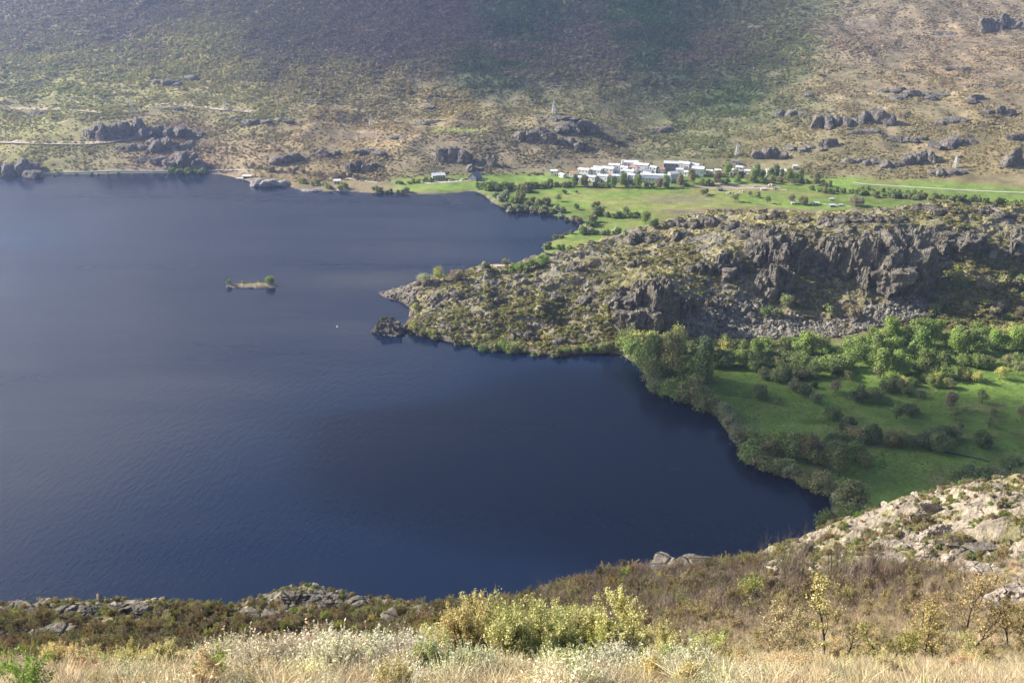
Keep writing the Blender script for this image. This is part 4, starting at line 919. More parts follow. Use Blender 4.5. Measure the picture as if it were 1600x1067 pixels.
T(1300, 838, 30, 'round', 'green', 'big tree right behind the left foot of the granite ridge')
T(1345, 835, 30, 'round', 'mid', 'dark tree behind the granite ridge beside the large corner tree')
T(1380, 822, 20, 'airy', 'brown', 'small brownish tree behind the granite ridge')
T(1278, 856, 20, 'round', 'green', 'low tree at the water end of the trees behind the granite ridge')
T(1308, 790, 14, 'airy', 'pale', 'pale grey willow leaning over the water at the near shore corner')
# back belt along the cliff foot
row([(975, 545), (1040, 548), (1090, 556)], 20, 15, 21, ['round', 'airy'], ['green', 'yellow', 'mid'], 'fresh green tree at the left end of the cliff belt', 'left end of the belt under the cliffs')
row([(1095, 572), (1150, 572), (1210, 570), (1265, 574), (1325, 580)], 17, 15, 21, ['round', 'tall', 'wide'], ['mid', 'green', 'dark', 'mid'], 'shaded tree in the front of the belt between scree and meadow', 'front trees of the belt below the scree')
row([(1110, 550), (1170, 552), (1230, 552), (1290, 556), (1340, 562)], 17, 13, 19, ['round', 'airy'], ['olive', 'yellow', 'green', 'mid'], 'sunlit tree in the back of the belt just below the scree', 'back trees of the belt below the scree')
T(1060, 548, 14, 'airy', 'yellow', 'slender yellow green poplar standing in front of the headland cliffs', zs=1.75, name='poplar_tree')
T(1258, 556, 17, 'tall', 'bright', 'tall bright green tree rising above the belt in front of the scree', zs=.9)
row([(1350, 548), (1400, 538), (1450, 535), (1490, 545)], 14, 13, 18, ['round', 'tall'], ['bright', 'green', 'bright'], 'bright green tree in the back of the sunlit grove', 'back trees of the sunlit grove')
row([(1355, 565), (1400, 560), (1450, 560), (1488, 566)], 15, 14, 19, ['round', 'tall'], ['bright', 'green', 'green'], 'bright green tree in the middle of the sunlit grove', 'middle trees of the sunlit grove')
row([(1380, 588), (1420, 585), (1460, 585), (1480, 590)], 16, 14, 18, ['tall', 'round'], ['bright', 'green', 'mid'], 'tall tree at the front of the sunlit grove', 'front trees of the sunlit grove')
row([(1395, 598), (1425, 600), (1452, 598), (1478, 596)], 14, 9, 14, ['round', 'airy'], ['bright', 'yellow', 'green'], 'pale bush at the foot of the sunlit grove', 'bushes at the foot of the sunlit grove', name='bush')
row([(1500, 552), (1550, 548), (1605, 548), (1640, 550)], 14, 12, 18, ['round', 'tall'], ['green', 'bright', 'mid'], 'green tree in the belt right of the sunlit grove', 'belt right of the sunlit grove')
row([(1505, 574), (1550, 572), (1610, 572)], 18, 10, 15, ['round', 'airy'], ['olive', 'green', 'brown'], 'small tree along the edge of the sunlit meadow corner', 'edge of the sunlit meadow corner')
row([(1500, 530), (1560, 528), (1610, 526)], 17, 10, 15, ['round'], ['yellow', 'green', 'olive'], 'tree on the first rise behind the belt at the right edge', 'trees behind the belt at the right edge')
T(1540, 545, 12, 'airy', 'brown', 'bare brown tree standing in the belt at the right'); T(1372, 590, 12, 'airy', 'brown', 'bare brown tree left of the grove front')
T(1525, 598, 11, 'airy', 'yellow', 'yellowish young tree in the sunlit meadow corner'); T(1562, 592, 12, 'airy', 'yellow', 'yellow leaning tree at the right meadow edge'); T(1590, 585, 13, 'airy', 'olive', 'olive tree at the right picture edge of the sunlit meadow'); T(1506, 592, 13, 'round', 'yellow', 'pale rounded bush beside the dark end of the grove')
# inner meadow
T(1187, 622, 15, 'round', 'mid', 'lone round dark bush in the shaded meadow nearest the shore belt', name='bush')
T(1213, 632, 6, 'airy', 'brown', 'tiny brown bush right of the lone round bush', name='bush')
row([(1172, 578), (1195, 588), (1220, 596)], 12, 11, 14, ['round'], ['grey', 'mid', 'olive'], 'bush in the curved line entering the meadow', 'curved line of bushes in the meadow', name='bush')
row([(1215, 586), (1250, 588), (1270, 590)], 14, 13, 17, ['round', 'wide'], ['mid', 'olive'], 'rounded tree behind the curved line of meadow bushes', 'trees behind the curved meadow line')
T(1240, 610, 12, 'round', 'grey', 'pale grey bush at the end of the curved meadow line', name='bush'); T(1256, 618, 12, 'round', 'dark', 'dark bush beside the pale grey one in the meadow', name='bush'); T(1272, 606, 7, 'round', 'dark', 'small dark bush behind the dark meadow bush', name='bush')
T(1273, 630, 10, 'round', 'grey', 'pale round bush below the pair of meadow bushes', name='bush'); T(1305, 614, 12, 'airy', 'brown', 'leafless brown round bush in the middle of the meadow', name='bush'); T(1325, 594, 9, 'airy', 'olive', 'thin olive bush near the belt in the middle of the meadow', name='bush')
T(1340, 628, 16, 'round', 'dark', 'dark left half of the bush pair in the meadow middle', name='bush'); T(1366, 628, 16, 'round', 'mid', 'greener right half of the bush pair in the meadow middle', name='bush')
T(1301, 654, 14, 'wide', 'mid', 'low wide bush left above the lone dark oak', name='bush'); T(1324, 676, 16, 'round', 'dark', 'lone dark oak in the lower middle of the meadow', name='oak_tree')
T(1382, 612, 13, 'round', 'mid', 'left bush in the clump below the sunlit grove', 'clump below the sunlit grove', name='bush'); T(1400, 608, 14, 'round', 'dark', 'dark middle bush in the clump below the sunlit grove', 'clump below the sunlit grove', name='bush'); T(1415, 616, 13, 'round', 'mid', 'right bush in the clump below the sunlit grove', 'clump below the sunlit grove', name='bush')
T(1385, 632, 10, 'airy', 'mid', 'thin bush just right of the meadow bush pair', name='bush'); T(1400, 655, 13, 'tall', 'mid', 'upright tree in the clump with the dark centre', zs=.7); T(1420, 648, 14, 'wide', 'dark', 'dark low bush right of the upright meadow tree', name='bush'); T(1438, 622, 8, 'airy', 'brown', 'small red brown bush in the meadow', name='bush')
T(1458, 604, 10, 'round', 'green', 'small green tree at the shadow edge of the meadow'); T(1482, 606, 10, 'round', 'olive', 'small olive tree at the shadow edge of the meadow')
T(1484, 640, 13, 'tall', 'brown', 'tall thin brown tree in the right meadow', zs=.8); T(1492, 655, 12, 'airy', 'olive', 'airy olive tree below the tall thin brown one'); T(1534, 630, 12, 'airy', 'green', 'lone tree with a clear trunk in the sunlit meadow'); T(1500, 672, 7, 'airy', 'brown', 'small brown sapling in the right meadow')
T(1470, 688, 16, 'round', 'dark', 'dark left half of the bush pair in the lower right meadow', name='bush'); T(1486, 687, 15, 'round', 'mid', 'right half of the bush pair in the lower right meadow', name='bush'); T(1534, 698, 16, 'round', 'dark', 'round dark bush alone near the lower right meadow edge', name='bush')
T(1552, 650, 8, 'airy', 'olive', 'small sapling near the right edge of the meadow'); T(1545, 668, 10, 'airy', 'mid', 'thin tree near the right edge of the shaded meadow'); T(1596, 655, 12, 'tall', 'olive', 'tree cut by the right picture edge in the meadow', zs=.7)
row([(1500, 762), (1530, 768), (1565, 770), (1600, 768)], 20, 17, 23, ['round'], ['dark', 'mid'], 'dark tree rising behind the granite ridge at the right', 'trees behind the granite ridge at the right')
T(1580, 738, 18, 'round', 'dark', 'dark tree above the group behind the ridge at the right edge'); T(1556, 752, 16, 'round', 'grey', 'grey tree in the group behind the ridge at the right edge'); T(1515, 755, 19, 'round', 'dark', 'leftmost dark tree of the group behind the ridge')
T(1600, 752, 18, 'round', 'green', 'green tree of the group behind the ridge cut by the picture edge')
# headland bits
row([(802, 424), (822, 420), (842, 418)], 10, 8, 11, ['small', 'round'], ['green', 'bright', 'mid'], 'green bush at the root of the sandy spit', 'bushes at the root of the sandy spit', 3, 'bush')
T(756, 418, 6, 'small', 'pale', 'pale bush at the tip of the sandy spit', name='bush'); T(764, 419, 5, 'small', 'grey', 'grey bush on the sandy spit', name='bush'); T(790, 419, 9, 'airy', 'olive', 'airy bush in the middle of the sandy spit', name='bush')
row([(656, 445), (668, 443)], 9, 8, 10, ['airy'], ['pale'], 'pale bare bush on the back shore near the headland tip', 'pale bushes near the headland tip', 3, 'bush'); T(686, 440, 12, 'airy', 'yellow', 'yellow green bush on the back shore near the headland tip', name='bush'); T(712, 437, 13, 'wide', 'brown', 'pinkish bare bush on the back shore of the headland', name='bush')
row([(645, 515), (662, 525), (680, 530)], 9, 8, 11, ['small', 'round'], ['yellow', 'olive'], 'yellow green bush on the shore facing the islet', 'bushes on the shore facing the islet', 3, 'bush')
T(650, 486, 9, 'small', 'yellow', 'yellow green bush by the small cove of the headland tip', name='bush'); T(848, 410, 10, 'wide', 'bright', 'bright low bush at the back of the headland beside the spit', name='bush')
row([(716, 538), (760, 546), (800, 550), (845, 556), (880, 553), (930, 552), (955, 550)], 13, 7, 12, ['small', 'round'], ['olive', 'mid', 'green'], 'bush along the front shore of the headland', 'bushes on the front shore of the headland', 4, 'bush', True)
row([(1490, 440), (1540, 450), (1600, 455)], 18, 10, 16, ['small', 'round'], ['olive', 'mid', 'brown'], 'oak scrub in the upper right slope of the headland', 'oak scrub on the right slope of the headland', 14, 'bush', True)
row([(1470, 485), (1530, 490), (1600, 485)], 18, 10, 16, ['small', 'round'], ['olive', 'brown', 'yellow'], 'oak scrub in the lower right slope of the headland', 'oak scrub low on the right slope of the headland', 14, 'bush', True)
row([(1190, 500), (1260, 470), (1300, 490), (1345, 495)], 22, 9, 14, ['small', 'airy'], ['olive', 'brown', 'mid'], 'bush growing among the scree of the headland', 'bushes in the headland scree', 10, 'bush', True)
# island
T(422, 446, 8.5, 'round', 'bright', 'bright round tree at the right end of the flat island'); T(358, 447, 6, 'small', 'bright', 'bright bush at the left end of the flat island', name='bush'); T(380, 445, 3.5, 'small', 'yellow', 'yellow bush on the left half of the flat island', name='bush'); T(404, 444, 3, 'small', 'yellow', 'yellow bush left of the island tree', name='bush')
# far shore and valley
row([(748, 296), (765, 297), (790, 297)], 9, 7, 10, ['small', 'round'], ['mid', 'green'], 'dark tree at the corner of the lakeside meadow', 'trees at the corner of the lakeside meadow', 3)
row([(770, 308), (790, 322), (800, 329)], 7, 7, 9, ['small'], ['pale', 'grey'], 'grey willow on the left side of the far willow shore', 'grey willows left on the far shore', 5, 'willow_bush', True)
row([(798, 330), (830, 331), (862, 332), (875, 334)], 7, 7, 10, ['small'], ['pale', 'olive', 'grey'], 'pale willow in the front row of the far willow shore', 'front willows of the far shore', 4, 'willow_bush', True)
row([(790, 312), (820, 320), (855, 322)], 8, 7, 10, ['small'], ['grey', 'olive', 'green'], 'willow in the middle of the far willow shore', 'middle willows of the far shore', 5, 'willow_bush', True)
row([(806, 318), (818, 306), (828, 298)], 7, 9, 11, ['small'], ['olive', 'green'], 'tall olive willow in the diagonal row of the far shore', 'diagonal willow row of the far shore', 3, 'willow_bush', True)
row([(765, 300), (800, 296), (840, 292)], 8, 7, 10, ['small'], ['green', 'olive', 'mid'], 'tree in the woods between the willow shore and the hill foot', 'woods behind the willow shore', 5, 'tree', True)
row([(878, 340), (892, 345), (905, 348)], 8, 5, 8, ['small'], ['pale', 'olive', 'brown'], 'small bush on the shore right of the willow shore', 'small bushes right of the willow shore', 3, 'bush', True)
row([(848, 293), (880, 293), (920, 292), (960, 293), (1000, 293)], 10, 6, 9, ['small', 'tall'], ['olive', 'green', 'mid'], 'garden tree in the row below the white village', 'row of trees below the white village', 3, 'tree', True)
row([(1010, 294), (1060, 290), (1100, 288), (1140, 286), (1200, 284), (1260, 288), (1300, 292)], 9, 5, 9, ['small', 'airy', 'tall'], ['green', 'olive', 'mid', 'brown'], 'tree between the houses and the valley meadow', 'trees between the village and the meadow', 5, 'tree', True)
row([(1125, 275), (1165, 278), (1180, 280), (1212, 280), (1250, 282)], 9, 6, 9, ['small', 'tall'], ['mid', 'green', 'olive'], 'tree among the right hand village houses', 'trees among the right village houses', 4, 'tree', True)
row([(1270, 298), (1330, 304), (1400, 309), (1470, 312), (1530, 316), (1600, 323)], 8, 5, 9, ['small'], ['green', 'mid', 'olive'], 'hedge tree between the valley meadow and the road', 'hedge between the meadow and the road', 4, 'tree', True)
row([(1345, 296), (1400, 300), (1440, 303)], 10, 4, 6, ['small'], ['green', 'olive'], 'small hedge bush near the valley road', 'hedge bushes near the valley road', 3, 'bush', True)
row([(932, 326), (938, 336), (925, 346), (915, 354)], 7, 7, 11, ['small'], ['mid', 'olive', 'green'], 'tree in the clump curving through the far meadow', 'curving clump of the far meadow', 4, 'tree', True)
row([(950, 340), (975, 341), (998, 340)], 9, 7, 9, ['small'], ['mid', 'grey'], 'bush in the straight hedge of the far meadow', 'straight hedge of the far meadow', 2, 'bush', True)
T(978, 338, 8, 'airy', 'olive', 'taller airy tree in the straight hedge of the far meadow', zs=1.2); T(1008, 350, 11, 'tall', 'green', 'tall tree where the headland meets the far meadow', zs=.65); T(1022, 356, 9, 'round', 'dark', 'dark bush beside the tall tree at the back of the headland', name='bush')
row([(910, 362), (930, 366), (950, 366), (975, 368)], 8, 6, 9, ['small'], ['green', 'mid', 'pale'], 'bush in the hedge above the small back meadow', 'hedge above the small back meadow', 3, 'bush', True)
row([(920, 348), (926, 356), (908, 368)], 8, 8, 10, ['small'], ['grey', 'green'], 'willow at the point of the far bay', 'willows at the point of the far bay', 3, 'willow_bush', True)
row([(850, 390), (860, 388), (874, 390), (888, 391)], 8, 6, 9, ['small'], ['green', 'olive'], 'bush on the shore of the small back meadow', 'bushes on the shore of the small back meadow', 3, 'bush', True)
row([(866, 374), (880, 370), (893, 366)], 8, 5, 7, ['small'], ['grey', 'olive'], 'small bush on the far side of the small back meadow', 'bushes beyond the small back meadow', 2, 'bush', True)
T(956, 384, 7, 'small', 'mid', 'lone bush on the small back meadow beside the sandy patch', name='bush'); T(882, 303, 5, 'small', 'dark', 'lone dark bush in the far meadow under the village', name='bush'); T(901, 302, 3, 'small', 'dark', 'tiny bush right of the lone dark one under the village', name='bush'); T(872, 315, 7, 'airy', 'mid', 'small tree in the far meadow behind the willows'); T(900, 328, 6, 'small', 'mid', 'round bush in the far meadow right of the willows', name='bush')
T(1103, 304, 7, 'small', 'mid', 'dark bush below the pale rubble of the valley', name='bush'); T(1098, 306, 6, 'airy', 'brown', 'brown bush beside the dark one in the valley meadow', name='bush'); T(1148, 316, 8, 'airy', 'olive', 'airy tree alone in the valley meadow right of the rubble'); T(1172, 307, 5, 'airy', 'brown', 'small brown tree in the valley meadow'); T(1184, 309, 6, 'small', 'olive', 'small olive bush with a long shadow in the valley meadow', name='bush')
T(1199, 318, 7, 'airy', 'olive', 'airy tree in the middle of the valley meadow'); T(1236, 318, 8, 'airy', 'brown', 'brown leafless tree left of the field sheds'); T(1255, 320, 8, 'round', 'olive', 'round olive tree beside the brown one by the field sheds'); T(1338, 322, 12, 'wide', 'brown', 'spreading brown thicket right of the field sheds', name='bush')
row([(588, 300), (600, 302), (615, 303), (628, 303), (636, 301)], 8, 4, 7, ['small'], ['mid', 'grey', 'green'], 'bush on the water edge of the lakeside meadow', 'bushes on the water edge of the lakeside meadow', 2, 'bush', True)
row([(470, 287), (500, 290), (520, 296), (545, 296)], 8, 5, 7, ['small'], ['yellow', 'green', 'olive'], 'bush among the pale shore rocks left of the meadow', 'bushes among the pale shore rocks', 4, 'bush', True)
row([(620, 288), (650, 286), (675, 284)], 8, 4, 6, ['small'], ['mid', 'green'], 'hedge bush along the lane to the lakeside house', 'hedge along the lane to the lakeside house', 2, 'bush', True)
row([(5, 276), (60, 276), (120, 274), (180, 273), (255, 272)], 16, 3, 5, ['small'], ['green', 'olive'], 'small bush at the foot of the white shore wall', 'bushes at the foot of the white shore wall', 2, 'bush', True)
row([(268, 272), (285, 271), (300, 271), (320, 272)], 8, 5, 8, ['small'], ['grey', 'green'], 'pale green bush hiding a stretch of the white shore wall', 'bushes hiding the white shore wall', 2, 'bush', True)
row([(385, 262), (430, 268), (500, 275), (560, 278)], 11, 4, 7, ['small', 'airy'], ['brown', 'olive'], 'brown scrub bush above the small landing stage shore', 'brown bushes above the landing stage shore', 4, 'bush', True)
ta = np.array([(t[0], t[1]) for t in TL]); tx, ty, tz = pick(ta[:, 0], ta[:, 1], 330.0)
isl = (ty > 650) & (ty < 760) & (tx < -150)
for (t, x, y, z) in zip(TL, tx, ty, tz):
    z = float(z)
    if z < -.3:
        if abs(x - icx) < iw * .6: z = .8
        else:
            z = max(z, -.6)
    tree(*t[:6], group=t[6], name=t[7], zs=t[8], single=t[9], pos=(float(x), float(y), max(z, -.6)))
print('trees', len(TL))

# ------------------------------------------------------------------ buildings
ML = {'w': M_white, 'c': M_cream, 'g': M_stonew}; MR = {'s': M_slate, 'd': M_slated, 'p': M_palero, 't': M_tile}
def house(x, y, z, w, d, h, rz, wall, roof, label, rt=1.6, cols=4, floors=1, name='house', group=None, flat=False, chim=False, door=True, cat=None):
    e = bpy.data.objects.new(name, None); COL.objects.link(e); e.location = (x, y, z - .4); e.rotation_euler = (0, 0, rz); tag(e, label, cat or name.replace('_', ' '), group)
    mb = MB(); b = 0
    hw, hd = w / 2, d / 2; H_ = h + .4
    mb.v = [(-hw, -hd, 0), (hw, -hd, 0), (hw, hd, 0), (-hw, hd, 0), (-hw, -hd, H_), (hw, -hd, H_), (hw, hd, H_), (-hw, hd, H_)]
    mb.f = [[0, 1, 5, 4], [1, 2, 6, 5], [2, 3, 7, 6], [3, 0, 4, 7]]
    if flat: mb.f.append([4, 5, 6, 7])
    else:
        mb.v += [(-hw, 0, H_ + rt), (hw, 0, H_ + rt)]; mb.f += [[3, 7, 8, 4], [5, 9, 6, 2]]
        mb.f[-2] = [4, 8, 7, 7]; mb.f[-1] = [5, 6, 9, 9]
    F = [f for f in mb.f if len(set(f)) == 4]; T3 = [f[:3] for f in mb.f if len(set(f)) == 3]
    me = bpy.data.meshes.new('wall'); me.from_pydata(mb.v, [], F + T3); me.materials.append(ML[wall]); link('wall', me, parent=e)
    o_ = .45; t = .16; me = bpy.data.meshes.new('roof')
    if flat:
        q = MB(); q.quadbox(0, 0, H_ + .12, w + .5, d + .5, .22); me = q.mesh('roof', MR[roof])
    else:
        k = rt / hd; ez = H_ - o_ * k
        vv = []
        for dz in (.03, .03 + t): vv += [(-hw - o_, -hd - o_, ez + dz), (hw + o_, -hd - o_, ez + dz), (hw + o_, 0, H_ + rt + dz), (-hw - o_, 0, H_ + rt + dz), (hw + o_, hd + o_, ez + dz), (-hw - o_, hd + o_, ez + dz)]
        me.from_pydata(vv, [], [(0, 3, 2, 1), (3, 5, 4, 2), (6, 7, 8, 9), (9, 8, 10, 11), (0, 1, 7, 6), (5, 11, 10, 4), (0, 6, 9, 3), (3, 9, 11, 5), (1, 2, 8, 7), (2, 4, 10, 8)]); me.materials.append(MR[roof])
    r = link('roof', me, parent=e)
    if chim:
        q = MB(); q.quadbox(hw * .5, hd * .25, H_ + rt * .9 + .5, .7, .7, 1.6); link('chimney', q.mesh('chimney', ML[wall]), parent=r)
    fh = h / floors
    for f in range(floors):
        for c in range(cols):
            cx = (c + .5) / cols * w - hw; cz = .4 + fh * f + fh * .55
            if door and f == 0 and c == cols // 2:
                q = MB(); q.quadbox(0, 0, 0, 1.1, .12, min(2.1, fh * .8)); link('door', q.mesh('door', M_wood), (cx, -hd - .03, .4 + min(2.1, fh * .8) / 2), parent=e); continue
            link('window', WIN, (cx, -hd - .02, cz), parent=e)
    for s_ in (-1, 1):
        link('window', WIN, (s_ * (hw + .02), 0, .4 + fh * .55), rz=math.pi / 2, parent=e)
    return e
q = MB(); q.quadbox(0, 0, 0, 1.1, .1, 1.3); WIN = q.mesh('window', M_glass)
VIL = [ # u, v of the foot, width px, height px, wall, roof, yaw, floors, rt px, label
 (866, 275, 10, 6, 'w', 'p', .3, 1, 1, 'small round gabled white house at the far left of the village'), (879, 278, 10, 4, 'w', 'p', -.3, 1, 1, 'low white outhouse beside the leftmost village house'),
 (897, 278, 13, 6, 'w', 't', .05, 1, 1.2, 'first low white row house from the left with a thin red roof edge'), (913, 277, 17, 9, 'w', 'p', .05, 2, 1.4, 'two storey white row house next to the first low one'), (932, 277, 16, 9, 'w', 'p', .05, 2, 1.4, 'two storey white row house in the middle of the upper left row'), (951, 276, 18, 10, 'w', 'p', .05, 2, 1.6, 'two storey white row house nearest the chapel'),
 (924, 284, 16, 6, 'w', 's', .02, 1, 1.2, 'low white house in the lower row at the left'), (943, 284, 17, 7, 'w', 's', .02, 1, 1.3, 'white house with grey roof in the lower row'), (969, 284, 24, 7, 'w', 's', .02, 1, 1.4, 'long white house with grey roof in the lower row'),
 (960, 267, 16, 7, 'w', 'p', .35, 1, 1.2, 'white wing left of the chapel tower'), (986, 264, 22, 8, 'w', 'p', 0, 1, 1.5, 'white chapel nave with a pale roof right of its tower'), (1003, 268, 22, 8, 'w', 'p', -.25, 1, 1.5, 'long white wing right of the chapel'),
 (983, 275, 18, 6, 'w', 's', 0, 1, 1.3, 'white house with grey roof below the chapel'), (905, 285, 10, 6, 'w', 'p', .1, 1, 1.3, 'small white house at the left end of the lower row'), (934, 271, 12, 7, 'w', 's', .2, 2, 1.2, 'white house standing behind the upper left row'), (921, 272, 9, 6, 'w', 't', .1, 1, 1.1, 'small red roofed white house behind the upper left row'), (991, 271, 12, 7, 'w', 't', -.1, 2, 1.2, 'red roofed white house directly below the chapel nave'), (976, 271, 11, 7, 'w', 'p', .1, 2, 1.2, 'white house below the tower between two others'), (1021, 271, 12, 7, 'w', 's', 0, 2, 1.4, 'white house at the right edge of the chapel terrace'), (1034, 272, 10, 6, 'w', 't', .2, 1, 1.2, 'small red roofed house before the large grey one'), (954, 283, 10, 7, 'w', 't', .1, 1, 1.2, 'narrow white house with red roof in the lower row'), (987, 284, 12, 8, 'w', 's', 0, 2, 1.2, 'two storey white house right in the lower row'), (1062, 273, 10, 6, 'w', 's', .3, 1, 1.2, 'small white house before the long white wing'), (1075, 277, 11, 6, 'w', 'p', .1, 1, 1.3, 'low white house left of the broad gabled one'), (1122, 273, 9, 5, 'w', 'p', .4, 1, 1.1, 'small white house among trees right of the broad gabled one'), (1169, 275, 10, 6, 'w', 's', .1, 1, 1.2, 'low white house right of the upright one'), (1213, 270, 9, 6, 'w', 't', .2, 1, 1.2, 'small red roofed house behind the right village trees'),
 (966, 276, 12, 6, 'w', 's', 0, 1, 1.2, 'small white house below the chapel tower'), (1013, 276, 14, 7, 'w', 'd', 0, 1, 1.2, 'white cube house with a dark roof right of the chapel'), (1000, 283, 14, 6, 'w', 'd', .1, 1, 1.1, 'white house behind the long low hall'),
 (1024, 285, 50, 5, 'w', 'd', -.03, 1, 1.4, 'long low white hall with dark roof at the village front'), (1024, 279, 44, 4, 'w', 's', -.03, 1, 1.2, 'second long low building behind the front hall'),
 (1052, 283, 14, 9, 'w', 'p', .9, 1, 2.2, 'white gabled house with shaded front right of the long hall'), (1049, 268, 22, 10, 'g', 's', .02, 2, 2, 'large grey walled house at the village back'), (1070, 266, 18, 8, 'w', 's', .02, 1, 1.8, 'long white wing attached to the large grey house'), (1087, 267, 13, 7, 'w', 's', -.1, 1, 1.5, 'small white house right of the grey house wing'), (1091, 275, 18, 9, 'w', 'p', .25, 1, 2, 'broad white gabled house among the trees'),
 (1109, 274, 10, 5, 'c', 'p', .2, 1, 1, 'low cream house right of the broad white gabled one'), (1142, 272, 11, 5, 'w', 's', 0, 1, 1.3, 'grey roofed low house left of the upright white one'), (1156, 272, 11, 8, 'w', 's', .1, 2, 1.2, 'upright white house in the gap of the right village trees'), (1150, 257, 10, 4, 'c', 'd', .2, 1, .8, 'small ruined cream hut on the slope above the village'),
 (1184, 272, 12, 6, 'c', 's', 0, 1, 1.2, 'tan house hidden by trees in the right village'), (1203, 275, 12, 7, 'c', 'p', .8, 1, 1.6, 'cream gabled house left of the long bluish white one'), (1226, 276, 18, 7, 'w', 's', -.15, 2, 1.4, 'long bluish white house at the right end of the village'), (1243, 266, 7, 5, 'c', 's', .4, 1, 1, 'lone small house above the right end of the village')]
vx, vy, vz = pick([q[0] for q in VIL], [q[1] for q in VIL], 800.0)
for (u, v, w, h, wl_, rf, yaw, fl, rt, lab), x, y, z in zip(VIL, vx, vy, vz):
    m = mpp(y, z) * 1.02
    house(float(x), float(y) + 3, float(z), w * m, min(max(5, w * m * .6), 7.5), h * m * 1.25, yaw - (.55 if w < 20 else .2), wl_, rf, lab, rt=rt * m * 1.3, cols=max(2, int(w * m / 3.2)), floors=fl, group='houses of the white village', chim=(w > 14))
x, y, z = P(973, 267, 800.0)     # chapel tower
e = bpy.data.objects.new('bell_tower', None); COL.objects.link(e); e.location = (x, y + 2, z - .5); tag(e, 'slim white bell tower rising over the village roofs', 'bell tower')
q = MB(); q.quadbox(0, 0, 4.6, 3.2, 3.2, 9.2); link('wall', q.mesh('wall', M_white), parent=e)
q = MB(); q.quadbox(0, 0, 9.35, 3.7, 3.7, .3); link('cornice', q.mesh('cornice', M_white), parent=e)
q = MB(); q.quadbox(-1, 0, 10.4, .7, 2.6, 1.8); q.quadbox(1, 0, 10.4, .7, 2.6, 1.8); q.quadbox(0, 0, 11.45, 3, 3, .3); link('belfry', q.mesh('belfry', M_white), parent=e)
# lakeside houses
x, y, z = P(685, 281, 800.0); m = mpp(y, z)
e = house(x, y + 2, z, 20 * m, 9, 8.0 * m * .9, .18, 'c', 's', 'cream two storey lakeside house with grey hipped roof and dark balconies', rt=3 * m, cols=5, floors=2, chim=True, name='lakeside_house', cat='house')
q = MB()
for s_ in range(2): q.quadbox(1.5, -5.2, 3.0 + s_ * 2.6, 9, 1.2, .18)
link('balcony', q.mesh('balcony', M_wood), parent=e)
x, y, z = P(742, 281, 800.0)
house(x, y + 2, z, 12, 10, 3.2, math.pi / 2 - .5, 'g', 'd', 'dark steep gabled house with pale roof edge right of the lakeside house', rt=4.2, cols=2, floors=1, name='gabled_house', cat='house')
x, y, z = P(527, 287, 700.0); house(x, y + 1, z, 7, 5, 3.2, .1, 'c', 'p', 'small cream hut beside the lane above the shore rocks', rt=1.2, cols=2, name='hut')
for u, v, w, h, wl_, rf, lab in [(1273, 320, 11, 4, 'c', 's', 'field shed with red doors in the valley meadow'), (1300, 323, 8, 4, 'g', 'p', 'grey field shed with pale roof right of the red doored one'), (1313, 322, 5, 3, 'g', 'p', 'tiny field hut at the right end of the sheds'), (1299, 313, 6, 3, 'g', 'p', 'small stone shed behind the field sheds'), (1240, 319, 8, 3, 'c', 'p', 'low pale shed between two meadow trees'), (1125, 298, 8, 4, 'g', 'd', 'dark mouthed stone shed by the rubble heaps'),
                          (1192, 297, 7, 3, 'w', 'p', 'small white shed by the track below the village'), (875, 291, 3, 3, 'w', 'p', 'tiny white hut left on the far meadow edge'), (897, 292, 2, 3, 'w', 'p', 'tiny white post hut on the far meadow edge'), (917, 292, 3, 3, 'w', 'p', 'tiny white hut right on the far meadow edge'), (985, 293, 3, 3, 'w', 'p', 'tiny white hut below the lower row of houses')]:
    x, y, z = P(u, v, 700.0); m = mpp(y, z); e = house(x, y, z, w * m, max(2, w * m * .6), h * m * .8, .15, wl_, rf, lab, rt=.8, cols=2 if w > 4 else 1, name='shed', group='sheds in the valley fields', door=w > 4)
    if 'red doors' in lab:
        q = MB(); q.quadbox(-1.6, -w * m * .3 - .1, 1.6, 1.5, .12, 2.2); q.quadbox(1.2, -w * m * .3 - .1, 1.6, 1.5, .12, 2.2); link('red_door', q.mesh('red_door', M_red), parent=e)

# landing stage and pale shore rocks
x, y = gp(386, 279.5)
e = bpy.data.objects.new('boathouse', None); COL.objects.link(e); e.location = (x, y, 0); e.rotation_euler = (0, 0, .05); tag(e, 'small white roofed boathouse with a dark opening on the far shore', 'boathouse')
q = MB(); q.quadbox(-3.6, 1, 1.4, .3, 6, 3); q.quadbox(3.6, 1, 1.4, .3, 6, 3); q.quadbox(0, 4, 1.4, 7, .3, 3); link('wall', q.mesh('wall', M_white), parent=e)
q = MB(); q.quadbox(0, 1, 3.05, 9.5, 7.5, .35); link('roof', q.mesh('roof', M_palero), parent=e)
q = MB(); q.quadbox(-8, 0, .5, 7, 3, .5); link('jetty', q.mesh('jetty', M_palero), parent=e)
M_rockp = mat_rock('pale_shore_rock', (.25, .22, .2), (.45, .41, .37), (.62, .58, .53), 0.15, .5, 0.3)
for i, (u, v, w, h, lab) in enumerate([(420, 291, 52, 15, 'broad pale rock slab dipping into the lake'), (402, 283, 22, 6, 'small pale slab beside the boathouse'), (486, 299, 28, 6, 'white rock slab lying in the water left of the meadow'), (535, 299, 26, 5, 'pale rock apron at the shore before the meadow'), (770, 318, 8, 3, 'small white rock standing in the far bay'), (782, 321, 6, 2, 'pale rock beside the willow shore'), (556, 297, 14, 4, 'low pale rock at the left end of the meadow shore')]):
    x, y = gp(u, v); m = mpp(y); o = link('shore_rock', crag_mesh(950 + i, w * m, w * m * .45, h * m * 1.5, max(2, w // 14), M_rockp, rough=.08), (x, y + 3, -.6)); tag(o, lab, 'rock', 'pale rocks on the far shore')
